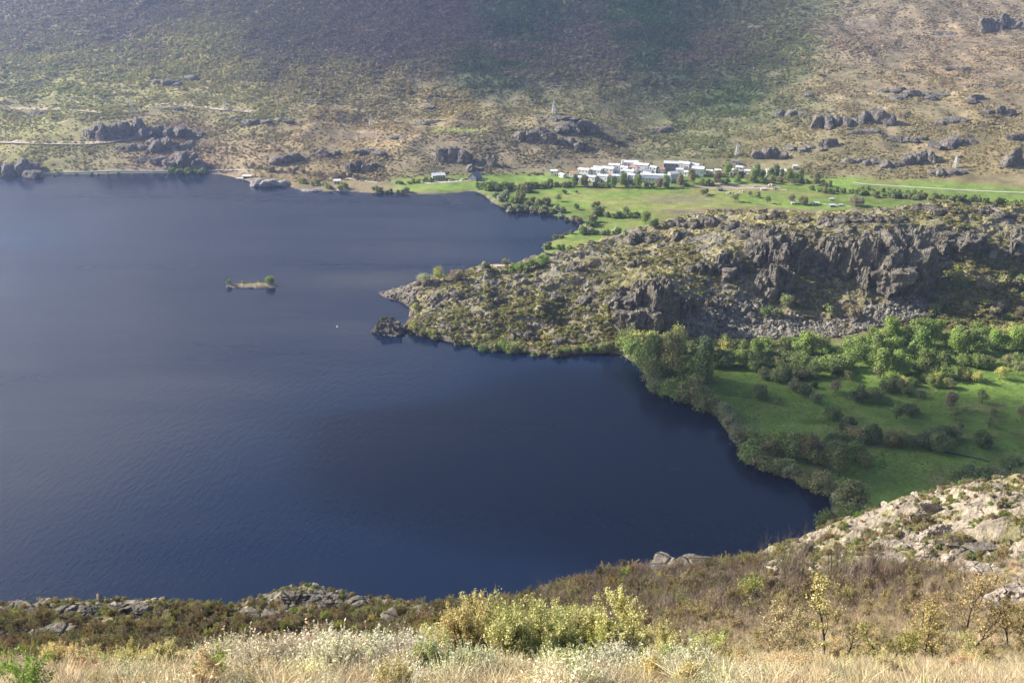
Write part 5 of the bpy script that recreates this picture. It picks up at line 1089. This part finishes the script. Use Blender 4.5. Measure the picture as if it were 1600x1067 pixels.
for i, (u, v, w, lab) in enumerate([(1140, 302, 10, 'left heap of pale rubble in the valley'), (1152, 304, 9, 'middle heap of pale rubble in the valley'), (1160, 300, 8, 'right heap of pale rubble in the valley'), (1180, 292, 9, 'stone pile left by the track under the village'), (1213, 296, 12, 'stone pile right by the track under the village'), (1205, 290, 8, 'stone pile among the trees under the village')]):
    x, y, z = P(u, v, 800.0); m = mpp(y, z); o = link('rubble_heap', crag_mesh(970 + i, w * m, 5, 3.2, 5, M_rockp, rough=.15), (x, y, z - .3)); tag(o, lab, 'rubble heap')

# white shore wall, roads and tracks laid on the ground
def ribbon(name, pts, width, mat, up=.18, n=160, kind='structure', label=None, pxs=True, cat=None, height=None, tmin=700.0):
    Pn = np.array(pts, float); s = np.concatenate([[0], np.cumsum(np.hypot(*(Pn[1:] - Pn[:-1]).T))]); q = np.linspace(0, s[-1], n)
    u = np.interp(q, s, Pn[:, 0]); v = np.interp(q, s, Pn[:, 1]); x, y, z = pick(u, v, tmin)
    k = np.ones(9) / 9; pad = lambda a: np.convolve(np.pad(a, 4, 'edge'), k, 'valid'); x = pad(x); y = pad(y)
    t = np.stack([np.gradient(x), np.gradient(y)], 1); t /= np.linalg.norm(t, axis=1, keepdims=True); nx, ny = -t[:, 1], t[:, 0]
    if height is None:
        V = []; 
        for sgn in (-.5, -.17, .17, .5):
            xx = x + nx * width * sgn; yy = y + ny * width * sgn; V.append(np.stack([xx, yy, np.maximum(hgt(xx, yy), hgt(x, y)) + up], 1))
        V = np.stack(V, 1).reshape(-1, 3); F = gridfaces(n, 4)
    else:
        zb = np.maximum(hgt(x, y), .2); V = []
        for sgn, dz in ((-.5, -1), (-.5, height), (.5, height), (.5, -1)): V.append(np.stack([x + nx * width * sgn, y + ny * width * sgn, zb + dz], 1))
        V = np.stack(V, 1).reshape(-1, 3); F = gridfaces(n, 4)
    o = link(name, npmesh(name, V, F, [mat])); tag(o, label, cat, kind=kind if cat is None else None); return o
ribbon('shore_wall', [(-60, 275), (0, 273), (60, 272), (130, 270), (190, 268), (250, 268.5), (330, 267.5), (400, 267)], 1.0, M_white, height=1.3, label='long white wall of the lake shore road at far left', cat='wall')
ribbon('valley_road', [(1330, 285), (1350, 288), (1400, 291), (1450, 294), (1500, 297), (1560, 300), (1650, 303)], 3.6, M_road, label='pale valley road on the right')
ribbon('lane', [(655, 287), (680, 286), (705, 284), (740, 281), (760, 281)], 7.0, M_road, label='pale lane before the lakeside houses')
ribbon('lane', [(540, 279), (552, 281), (570, 283), (590, 286)], 4.0, M_road, label='pale lane above the shore rocks')
ribbon('track', [(1118, 286), (1132, 291), (1150, 295), (1180, 294), (1230, 297)], 5.0, M_sand, label='sandy track below the village')
ribbon('track', [(1285, 319), (1310, 321.5), (1330, 323)], 2.5, M_road, label='pale track by the field sheds')
ribbon('track', [(0, 170), (60, 171), (120, 172), (160, 176)], 11.0, M_sand, label='upper sandy track on the left slope')
ribbon('track', [(0, 222), (60, 224), (130, 225), (170, 222), (230, 214)], 10.0, M_sand, label='middle sandy track on the left slope')
ribbon('track', [(250, 162), (300, 166), (350, 172), (400, 176)], 9.0, M_sand, label='sandy track near the second pylon')
ribbon('sand_spit', [(758, 415), (775, 415.5), (792, 415.5), (806, 416)], 5.0, M_sand, up=.35, n=40, label='sandy spit', tmin=560.0)
ribbon('ditch', [(1448, 703), (1480, 707), (1520, 715), (1550, 722)], 1.6, mat_plain('ditch_soil', (.045, .05, .03), .95), n=40, label='dark ditch crossing the lower meadow', tmin=350.0)

# cars by the lakeside house
def car_mesh(c):
    q = MB(); q.quadbox(0, 0, .62, 4.1, 1.75, .62); q.quadbox(-.2, 0, 1.15, 2.3, 1.5, .5); return q.mesh('body', mat_plain('car_paint', c, .35, .03))
CM = [car_mesh(c) for c in ((.45, .05, .04), (.75, .75, .75), (.05, .06, .08), (.35, .37, .4))]
q = MB()
for sx in (-1.3, 1.3):
    for sy in (-.9, .7): q.bar((sx, sy, .33), (sx, sy + .2, .33), .33, n=10)
WH = q.mesh('wheels', M_tyre); q = MB(); q.quadbox(-.2, 0, 1.15, 2.36, 1.3, .34); q.quadbox(-.2, 0, 1.15, 2.0, 1.56, .34); GLS = q.mesh('windows', M_glass)
for i, (u, v, k, lab) in enumerate([(697, 283, 0, 'red car parked nearest the lakeside house'), (703, 283, 1, 'white car parked second from the lakeside house'), (708, 282.5, 0, 'red car parked third from the lakeside house'), (714, 282, 3, 'grey car parked in the middle of the lakeside lane'), (722, 282, 1, 'white car parked alone on the lakeside lane'), (728, 281.5, 0, 'red car parked near the right end of the lane'), (734, 281, 2, 'black car parked before the gabled house')]):
    x, y, z = P(u, v, 800.0); e = bpy.data.objects.new('parked_car', None); COL.objects.link(e); e.location = (x, y, z + .2); e.rotation_euler = (0, 0, random.uniform(.2, 1.4)); tag(e, lab, 'car', 'cars parked on the lakeside lane')
    link('body', CM[k], parent=e); link('wheels', WH, parent=e); link('windows', GLS, parent=e)

# pylons
def pylon(u, v, hpx, lab):
    x, y, z = P(u, v, 900.0); h = hpx * mpp(y, z) * 1.02; e = bpy.data.objects.new('pylon', None); COL.objects.link(e); e.location = (x, y, z - .3); e.rotation_euler = (0, 0, .3); tag(e, lab, 'pylon', 'pylons of the power line along the far slope')
    bw = h * .14; tw = h * .035; wd = lambda t: bw + (tw - bw) * min(1, t / .78)
    for sx, sy in ((-1, -1), (1, -1), (1, 1), (-1, 1)):
        q = MB(); q.bar((sx * bw, sy * bw, 0), (sx * tw, sy * tw, h * .78), .21, .16); q.bar((sx * tw, sy * tw, h * .78), (sx * tw * .6, sy * tw * .6, h), .13, .1); link('leg', q.mesh('leg', M_metal), parent=e)
    q = MB(); L_ = [0, .16, .30, .42, .53, .63, .71, .78]
    for a, b in zip(L_[:-1], L_[1:]):
        A, B = wd(a), wd(b)
        for (x1, y1), (x2, y2) in (((-1, -1), (1, -1)), ((1, -1), (1, 1)), ((1, 1), (-1, 1)), ((-1, 1), (-1, -1))):
            q.bar((x1 * A, y1 * A, a * h), (x2 * B, y2 * B, b * h), .11); q.bar((x2 * A, y2 * A, a * h), (x1 * B, y1 * B, b * h), .11); q.bar((x1 * B, y1 * B, b * h), (x2 * B, y2 * B, b * h), .11)
    link('bracing', q.mesh('bracing', M_metal), parent=e)
    for t, w in ((.8, .2), (.9, .16)):
        q = MB()
        for s_ in (-1, 1): q.bar((0, 0, t * h + .5), (s_ * w * h, 0, t * h), .14); q.bar((0, 0, t * h - .3), (s_ * w * h, 0, t * h), .1); q.bar((s_ * w * h, 0, t * h), (s_ * w * h, 0, t * h - 1), .12)
        link('crossarm', q.mesh('crossarm', M_metal), parent=e)
for a in [(207, 176, 21, 'leftmost pylon standing on the dark crags'), (353, 173, 20, 'second pylon from the left on the low outcrop'), (580, 198, 19, 'third pylon from the left above the tan bank'), (865, 179, 22, 'pylon on the pale crest above the village'), (1151, 243, 19, 'pylon right behind the village'), (1493, 262, 23, 'rightmost pylon on the lower right slope')]: pylon(*a)

# buoy and little boat-like marker in the lake
x, y = gp(527, 511); e = bpy.data.objects.new('buoy', None); COL.objects.link(e); e.location = (x, y, 0); tag(e, 'small white buoy floating in the middle of the lake', 'buoy')
V, F = ICO[2]; link('float', npmesh('float', V * (.75, .75, .6) + (0, 0, .25), F, [M_white], smooth=True), parent=e); q = MB(); q.bar((0, 0, .7), (0, 0, 1.5), .12, n=6); link('post', q.mesh('post', M_white), parent=e)

# ------------------------------------------------------------------ near vegetation
def rose(rng, n, zmin=-.2):
    d = rng.normal(size=(n, 3)); d /= np.linalg.norm(d, axis=1, keepdims=True); d[:, 2] = np.abs(d[:, 2]) * .9 + zmin; return d
def broom_mesh(seed, mat, n=260, per=16):
    """upright feathery shrub about 1 high: thin stems set with tiny leaves"""
    rng = np.random.default_rng(seed); PP = []; NN = []; sV = []; 
    base = rng.normal(0, .16, (n, 2)); lean = rng.normal(0, .34, (n, 2)); hh = rng.uniform(.55, 1.05, n) * (1 - .35 * np.hypot(*lean.T))
    q = np.linspace(.25, 1, per)
    for k in range(per):
        t = q[k]; p = np.stack([base[:, 0] + lean[:, 0] * t ** 1.3, base[:, 1] + lean[:, 1] * t ** 1.3, hh * t], 1) + rng.normal(0, .012, (n, 3))
        PP.append(p); NN.append(rng.normal(size=(n, 3)) + (0, 0, .3))
    V, F = leaves(np.concatenate(PP), np.concatenate(NN), .035, rng, 1.9)
    a = np.stack([base[:, 0], base[:, 1], 0 * hh], 1); b = np.stack([base[:, 0] + lean[:, 0], base[:, 1] + lean[:, 1], hh], 1)
    w = rng.normal(size=(n, 3)) * (1, 1, 0); w /= np.linalg.norm(w, axis=1, keepdims=True); w *= .006
    V2 = np.stack([a - w, a + w, b + w * .5, b - w * .5], 1).reshape(-1, 3); F2 = np.arange(4 * n).reshape(-1, 4)
    Vj, Fj, _ = join((V, F), (V2, F2)); return npmesh('foliage', Vj, Fj, [mat])
def leafy_mesh(seed, mat, tmat, n=1, leafn=9, size=.055, h=1.0, lev=2, kids=5, ang=.6, stems=4, spread=.35, wood_r=.014):
    """branched shrub about 1 high with leaf clusters at the shoot tips"""
    rng = np.random.default_rng(seed); t = Twig(seed)
    for s_ in range(stems):
        a = rng.uniform(0, 6.28); t.grow(Vector((rng.normal(0, .06), rng.normal(0, .06), -.03)), Vector((math.cos(a) * spread, math.sin(a) * spread, 1)).normalized(), h * rng.uniform(.55, .8), wood_r, lev, 3, .22, kids, .12, ang)
    tips = np.array([p[:] for p in t.tip]); P0 = np.repeat(tips, leafn, 0) + rng.normal(0, .035, (len(tips) * leafn, 3))
    V, F = leaves(P0, rng.normal(size=P0.shape) + (0, 0, .5), size, rng, 1.5); W, G_ = t.tubes(3)
    Vj, Fj, mi = join((V, F), (W, G_)); return npmesh('foliage', Vj, Fj, [mat, tmat], midx=mi)
def bare_mesh(seed, mat, h=1.0, stems=5, lev=3, kids=4, spread=.4, r=.012):
    rng = np.random.default_rng(seed); t = Twig(seed)
    for s_ in range(stems):
        a = rng.uniform(0, 6.28); t.grow(Vector((rng.normal(0, .07), rng.normal(0, .07), -.03)), Vector((math.cos(a) * spread, math.sin(a) * spread, 1)).normalized(), h * rng.uniform(.5, .75), r, lev, 3, .2, kids, .12, .6)
    V, F = t.tubes(3); return npmesh('twigs', V, F, [mat])
def tuft_mesh(seed, mat, n=170):
    rng = np.random.default_rng(seed); b = np.concatenate([rng.normal(0, .13, (n, 2)), np.zeros((n, 1))], 1); l = rng.normal(0, .38, (n, 2)); h = rng.uniform(.4, 1, n)
    w = rng.normal(size=(n, 3)) * (1, 1, 0); w /= np.linalg.norm(w, axis=1, keepdims=True); w *= .012
    m = b + np.concatenate([l * .35, h[:, None] * .65], 1); e = b + np.concatenate([l, h[:, None] * .95], 1)
    V = np.stack([b - w, b + w, m + w * .8, m - w * .8, e + w * .2, e - w * .2], 1).reshape(-1, 3); i = np.arange(n)[:, None] * 6
    return npmesh('blades', V, np.concatenate([i + [0, 1, 2, 3], i + [3, 2, 4, 5]]), [mat])
M_wood_n = mat_plain('sapling_bark', (.13, .09, .065), .95, .3, 8.0)
C_broom = proto_collection('broom_shapes', [broom_mesh(600 + i, M_leaf_i, 190, 13) for i in range(4)])
C_oak = proto_collection('young_oak_shapes', [leafy_mesh(610 + i, M_leaf_i, M_wood_n, leafn=14, size=.032, kids=4) for i in range(5)])
C_bare = proto_collection('bare_shapes', [bare_mesh(620 + i, M_twig, stems=5, lev=2, kids=5, r=.016) for i in range(5)])
C_tuft = proto_collection('tuft_shapes', [tuft_mesh(630 + i, M_leaf_i) for i in range(4)])
C_nbush = proto_collection('near_bush_shapes', [crown_mesh('near_bush', M_leaf_i, seed=640 + i, nlobe=10, nleaf=1500, size=.10, hz=.8, ragged=.55) for i in range(5)])

def nearpts(n, y0, y1, power=1.0):
    y = y0 + (y1 - y0) * R.random(n) ** power; x = R.uniform(-1, 1, n) * (y * .62 + 9); z = G_near(x, y); u, v = project(x, y, z)
    k = (u > -80) & (u < 1680) & (v < 1180); return x[k], y[k], z[k], u[k], v[k]
# dark thicket band and the brown wood behind the bright strip
def thicket():
    x, y, z, u, v = nearpts(26000, 34, 122, .75); rk = near_rock(x, y); cl = fbm(x / 7, y / 7, 401, 3)
    bare_zone = sstep(780, 900, u) * (1 - sstep(1000, 1030, v)) ; left = 1 - sstep(650, 820, u)
    m = len(x); ok = (R.random(m) < (.95 - .93 * sstep(.1, .5, rk))) & (R.random(m) < .75)
    x, y, z, u, v, rk, cl, bare_zone, left = [a[ok] for a in (x, y, z, u, v, rk, cl, bare_zone, left)]; m = len(x)
    hs = R.uniform(.55, 1.35, m) * (1 - .4 * (1 - sstep(46, 62, y)) * sstep(950, 1150, u)) * (1 - .45 * sstep(92, 108, y) * (1 - bare_zone)) * (1 - .25 * left)
    rnd = R.random(m)
    pb = np.clip(.30 + .50 * bare_zone - .1 * left, 0, .9)
    ib = rnd < pb; ig = (~ib) & (R.random(m) < .62 - .25 * bare_zone); io = ~(ib | ig)
    P3 = np.stack([x, y, z - .05], 1)
    tb = tint_rand((.20, .16, .13), m, .25, .06)
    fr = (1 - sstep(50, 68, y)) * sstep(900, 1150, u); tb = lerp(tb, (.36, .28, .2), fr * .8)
    scatter('bare_thicket', 'grey brown leafless bushes covering the slope above the lake', P3[ib], (hs * 1.5)[ib], tb[ib], C_bare, tilt=.1)
    tg = tint_rand((.13, .125, .06), m, .3, .08); k = (R.random(m) < .14) & (cl > .5); tg[k] = tint_rand((.16, .24, .05), k.sum(), .15); k = R.random(m) < .25; tg[k] = tint_rand((.2, .15, .085), k.sum(), .2)  # base heath tint darkened to stand in for shade on this slope
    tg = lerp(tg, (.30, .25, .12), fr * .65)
    scatter('dark_thicket', 'green and brown heath bushes on the near slope, toned dark for shade', P3[ig] - (0, 0, .15), (hs * .62)[ig], tg[ig], C_nbush)
    to = tint_rand((.25, .205, .11), m, .22, .07); k = R.random(m) < .3; to[k] = tint_rand((.30, .29, .09), k.sum(), .2)
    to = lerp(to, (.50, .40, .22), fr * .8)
    scatter('young_oak_scrub', 'young oak scrub with tan and yellowish new leaves', P3[io], (hs * 1.25)[io], to[io], C_oak, tilt=.08)
thicket()
def ledge_plants():
    x, y, z, u, v = nearpts(16000, 70, 126); rk = near_rock(x, y); cl = fbm(x / 3, y / 3, 411, 3)
    k = (rk > .2) & (R.random(len(x)) < np.clip((cl - .40) * 4.0, .08, .95)); x, y, z = x[k], y[k], z[k]; m = len(x)
    t = tint_rand((.28, .25, .12), m, .2, .07); j = R.random(m) < .2; t[j] = tint_rand((.32, .27, .13), j.sum(), .15); j = R.random(m) < .2; t[j] = tint_rand((.2, .26, .07), j.sum(), .15)
    scatter('ledge_plants', 'small tufted plants in the cracks of the granite ridge', np.stack([x, y, z - .05], 1), R.uniform(.15, .5, m), t, C_nbush)
    x, y, z, u, v = nearpts(9000, 60, 126); rk = near_rock(x, y); k = (rk > .15) & (R.random(len(x)) < .16); x, y, z = x[k], y[k], z[k]; m = len(x); s = np.minimum(np.exp(R.normal(-1.25, .5, m)), .55)
    scatter('loose_granite', 'loose pale granite stones on the near ridge', np.stack([x, y, z], 1), np.stack([s * R.uniform(.8, 1.6, m), s, s * R.uniform(.5, .9, m)], 1), tint_rand((.95, .93, .9), m, .15, .03), C_stone, tilt=.4)
ledge_plants()
def strip():
    x, y, z, u, v = nearpts(9000, 9, 48, .8); m = len(x); zone = sstep(985, 1010, v); cl = fbm(x / 2.5, y / 2.5, 421, 3)
    k = R.random(m) < .2 + .6 * zone; x, y, z, u, v, cl = [a[k] for a in (x, y, z, u, v, cl)]; m = len(x); P3 = np.stack([x, y, z - .03], 1)
    a = R.random(m); right = sstep(1000, 1250, u)
    ib = a < .34 * (1 - right * .7); io = (~ib) & (a < .50); it = ~(ib | io)
    rs = 1 - .35 * right
    scatter('pale_broom_cover', 'pale cream green broom covering the foot of the picture', P3[ib], (R.uniform(.4, .75, m) * (.55 + .65 * sstep(.45, .68, cl)) * rs)[ib], tint_rand((.60, .56, .36), ib.sum(), .2, .05), C_broom, tilt=.1)
    t = tint_rand((.60, .50, .25), m, .16, .06); j = R.random(m) < .16; t[j] = tint_rand((.36, .40, .12), j.sum(), .15); j = R.random(m) < .008; t[j] = tint_rand((.5, .30, .18), j.sum(), .1)
    scatter('yellow_shoots', 'yellow and green leafy shoots among the near broom', P3[io], (R.uniform(.4, .8, m) * (.6 + .55 * sstep(.55, .35, cl)) * rs)[io], t[io], C_oak, tilt=.15)
    scatter('dry_grass', 'dry straw coloured grass tufts between the near shrubs', P3[it], R.uniform(.3, .75, it.sum()), tint_rand((.62, .52, .33), it.sum(), .2, .05), C_tuft, tilt=.15)
    x, y, z, u, v = nearpts(20000, 12, 70, .8); scatter('dry_grass_cover', 'straw grass cover of the upper slope', np.stack([x, y, z - .05], 1), R.uniform(.25, .6, len(x)), tint_rand((.50, .41, .25), len(x), .2, .06), C_tuft, tilt=.15)
strip()

# individual near plants
OB = [broom_mesh(650 + i, M_leaf_o, 420, 18) for i in range(4)]
OO = [leafy_mesh(660 + i, M_leaf_o, M_wood_n, leafn=16, size=.026, kids=6, stems=6, spread=.45) for i in range(4)]
OBR = [bare_mesh(670 + i, M_twig_o, stems=4, lev=3, kids=3, r=.014) for i in range(3)]
def plant(u, v, h, meshes, col, label, group, name, wide=1.0, y=None):
    x, yy, z = P(u, v); o = link(name, random.choice(meshes), (x, yy, z - .05), rz=random.uniform(0, 6.28), scale=(h * wide, h * wide, h)); o.color = (*(np.array(col) * math.exp(random.gauss(0, .1)) * np.exp(R.normal(0, .05, 3))), 1); return tag(o, label, name.replace('_', ' '), group)
for i in range(30):
    u = random.uniform(640, 1120); v = random.uniform(1030, 1058); hpk = np.interp(u, [640, 720, 830, 950, 1060, 1120], [1.0, 1.75, 1.9, 1.8, 1.7, 1.1])
    plant(u, v, hpk * random.uniform(.6, 1.0), OO, (.60, .54, .25), 'yellow leaved young oak bush of the tall clump in the bottom centre', 'yellow oak bushes of the bottom centre clump', 'oak_bush', .8)
for i in range(34):
    u = random.uniform(310, 660); plant(u, random.uniform(1045, 1066), random.uniform(.8, 1.25), OB, (.66, .63, .44), 'cream green broom bush of the pale bank left of centre', 'broom bushes of the pale bank left of centre', 'broom_bush', 1.1)
for i in range(16):
    u = random.uniform(60, 310); plant(u, random.uniform(1050, 1066), random.uniform(.6, 1.0), OO if i % 2 else OB, (.66, .56, .25), 'yellow tinged bush low at the bottom left', 'yellow tinged bushes at the bottom left', 'bush', 1.0)
for i in range(22):
    u = random.uniform(680, 1130); plant(u, random.uniform(1052, 1070), random.uniform(.6, 1.0), OB if i % 3 else OO, (.66, .63, .42) if i % 3 else (.46, .46, .20), 'bush at the very bottom in front of the yellow oak clump', 'bushes in front of the yellow oak clump', 'bush', 1.0)
for i in range(26):
    u = random.uniform(1130, 1640); plant(u, random.uniform(1045, 1072), random.uniform(.45, .8), OO if i % 2 else OB, (.60, .49, .27), 'tan leaved bush low at the bottom right', 'tan leaved bushes at the bottom right', 'bush', 1.0)

def sapling(u, v, hpx, wpx, col, label, lean=0.0, seed=0, stems=1, leafn=9, dens=5):
    x, y, z = P(u, v); m = mpp(y, z); h = hpx * m * 1.12; w = wpx * m * 1.5
    rg = random.Random(900 + seed); segs = []; tips = []
    for k in range(stems):
        hh = h * (1 if k == 0 else rg.uniform(.6, .9)); p = Vector((k * .12, 0, -.15)); a0 = lean + (k - (stems - 1) / 2) * .5
        d = Vector((math.sin(a0), rg.uniform(-.08, .08), math.cos(a0))); ns = 12; r0 = h * .021 * (1 if stems == 1 else .75)
        for q in range(ns):
            t = (q + 1) / ns; d = (d + Vector((rg.gauss(0, .09), rg.gauss(0, .09), .05))).normalized(); n_ = p + d * (hh / ns)
            segs.append((p, n_, r0 * (1 - .85 * q / ns), r0 * (1 - .85 * t), 0)); p = n_
            if t > .28:
                for b in range(2 if t < .9 else 3):
                    az = rg.uniform(0, 6.28); L_ = w * rg.uniform(.35, .62) * (1.15 - .75 * t); bd = Vector((math.cos(az), math.sin(az), rg.uniform(.4, 1.1))).normalized(); bp_ = p; br = r0 * .32 * (1.1 - .6 * t)
                    for e_ in range(4):
                        bd = (bd + Vector((rg.gauss(0, .2), rg.gauss(0, .2), .12))).normalized(); bn = bp_ + bd * (L_ / 4); segs.append((bp_, bn, br * (1 - .2 * e_), br * (.8 - .2 * e_), 1)); bp_ = bn
                        for c_ in range(2):
                            td = (bd + Vector((rg.gauss(0, .7), rg.gauss(0, .7), rg.gauss(.2, .4)))).normalized(); te = bp_ + td * (w * rg.uniform(.06, .16)); segs.append((bp_, te, br * .3, br * .15, 2)); tips.append(te); tips.append((bp_ + te) / 2)
                    tips.append(bp_)
    t = Twig(0); t.seg = segs; rng = np.random.default_rng(seed); tp = np.array([p[:] for p in tips]); P0 = np.repeat(tp, max(2, leafn // 2), 0); P0 = P0 + rng.normal(0, .014 * h, P0.shape)
    V, F = leaves(P0, rng.normal(size=P0.shape) + (0, 0, .4), .019 * h, rng, 1.4)
    e = bpy.data.objects.new('sapling_tree', None); COL.objects.link(e); e.location = (x, y, z); tag(e, label, 'young tree')
    W, G_ = t.tubes(5); link('trunk', npmesh('trunk', W, G_, [M_wood_s]), parent=e); o = link('crown', npmesh('crown', V, F, [M_leaf_o]), parent=e); o.color = (*(np.array(col) * 1.25), 1)
M_wood_s = mat_plain('sapling_dark_bark', (.055, .04, .035), .95, .3, 8.0)
for a in [(1290, 1046, 128, 60, (.42, .37, .16), 'tallest slender young oak with a dark straight trunk at the lower right', .02, 1, 1, 9, 5), (1316, 1044, 80, 40, (.36, .30, .15), 'thin young oak right beside the tallest one', .12, 2, 1, 5, 4), (1222, 1032, 92, 50, (.42, .35, .20), 'young oak with pinkish tan leaves left of the tallest one', -.12, 3, 2, 8, 4),
          (1458, 1048, 100, 70, (.40, .33, .13), 'spreading many stemmed young oak near the lower right corner', -.3, 4, 2, 7, 4), (1512, 1020, 120, 60, (.38, .29, .14), 'thin bare limbed young tree right of the spreading oak', .1, 5, 2, 4, 4), (1505, 1052, 60, 40, (.50, .46, .20), 'small pale leafed young oak under the thin limbed tree', .05, 6, 2, 9, 4),
          (1382, 1046, 76, 50, (.42, .40, .13), 'yellow green young oak between the tallest and the spreading one', .0, 7, 3, 8, 4), (935, 1042, 82, 30, (.52, .47, .20), 'thin cream leaved sapling at the right end of the yellow clump', 0, 8, 2, 9, 4), (1112, 1046, 60, 36, (.42, .34, .2), 'small tan sapling at the left of the lower right slope', 0, 9, 2, 6, 4), (1580, 1020, 90, 50, (.36, .28, .13), 'young oak at the right picture edge low on the slope', 0, 10, 2, 6, 4), (1440, 990, 70, 40, (.36, .27, .14), 'tan young oak on the slope above the spreading one', 0, 11, 2, 6, 4)]: sapling(*a)
# bare trees along the edge
BT = []
for i, (u, v, hp_) in enumerate([(845, 955, 52), (862, 950, 44), (884, 948, 40)] + [(random.uniform(1180, 1440), random.uniform(905, 945), random.uniform(45, 85)) for _ in range(26)]):
    x, y, z = P(u, v, 30.0)
    while y > 125 and v < 1000: v += 4; x, y, z = P(u, v, 30.0)
    h = hp_ * mpp(y, z)
    o = link('bare_tree', random.choice(OBR), (x, y, z - .1), rz=random.uniform(0, 6.28), scale=(h * .8, h * .8, h * 1.25)); o.color = (*(np.array((.23, .18, .15)) * random.uniform(.8, 1.2)), 1)
    tag(o, ['leafless grey tree standing against the water at the edge of the slope', 'leafless thin tree in the row below the granite ridge'][i > 2], 'bare tree', ['leafless trees against the water', 'leafless trees below the granite ridge'][i > 2])
# rocks that stand out
NR = [(278, 1062, 48, 22, 'smooth pale pinkish boulder at the bottom left edge'), (195, 1066, 24, 10, 'small grey stone left of the pinkish boulder'), (1062, 890, 64, 16, 'flat grey boulder on the skyline against the water'), (1452, 800, 24, 22, 'tilted brown block near the top of the granite ridge'), (1432, 812, 18, 14, 'small brown block touching the tilted one'), (1262, 866, 8, 20, 'thin dark upright stone on the ridge edge'), (1508, 850, 20, 14, 'dark pointed stone in the middle of the right slope'), (1488, 858, 18, 12, 'dark stone left of the dark pointed one'),
      (1528, 868, 50, 12, 'grey broken rock band under the dark stones'), (1465, 838, 34, 26, 'pale fluted slab on the granite ridge'), (1590, 945, 90, 34, 'broad pale boulder at the right picture edge'), (1545, 890, 50, 14, 'grey rock shelf above the broad pale boulder'), (1542, 1040, 18, 12, 'pale stone in the scrub at the lower right'), (120, 958, 46, 22, 'grey crag on the left rim above the water'), (200, 958, 46, 20, 'long grey crag right of the first one on the left rim'), (55, 1000, 60, 18, 'rounded grey boulder in the left thicket'), (10, 1000, 36, 20, 'boulder cut by the left picture edge'), (38, 960, 44, 20, 'tan rock on the left end of the rim'), (415, 966, 56, 22, 'dark overhung rock on the rim left of the tall outcrop'), (475, 945, 60, 28, 'tall rounded outcrop on the middle of the left rim'), (545, 955, 60, 24, 'sloping rock right of the tall rim outcrop'), (630, 965, 60, 16, 'flat rock on the rim before the yellow clump'), (490, 985, 40, 12, 'grey rocks in the thicket under the tall rim outcrop')]
for i, (u, v, w, h, lab) in enumerate(NR):
    x, y, z = P(u, v, 8.0)
    while y > 122 and v < 1060: v += 4; x, y, z = P(u, v, 8.0)
    m = mpp(y, z); one = w < 26 or i == 0
    me = crag_mesh(1200 + i, w * m * (1.3 if one else 1.1), w * m * .8, h * m * (1.5 if w < 40 else 1.0), 1 if one else max(2, w // 24), M_rockn if 'dark' not in lab and u > 1100 or i == 0 else M_rockh, vert=.2, rough=.05 if i == 0 else .14, sub=4)
    o = link('boulder', me, (x, y + w * m * .15, z - .1 * h * m), rz=random.uniform(-.3, .3)); tag(o, lab, 'boulder')
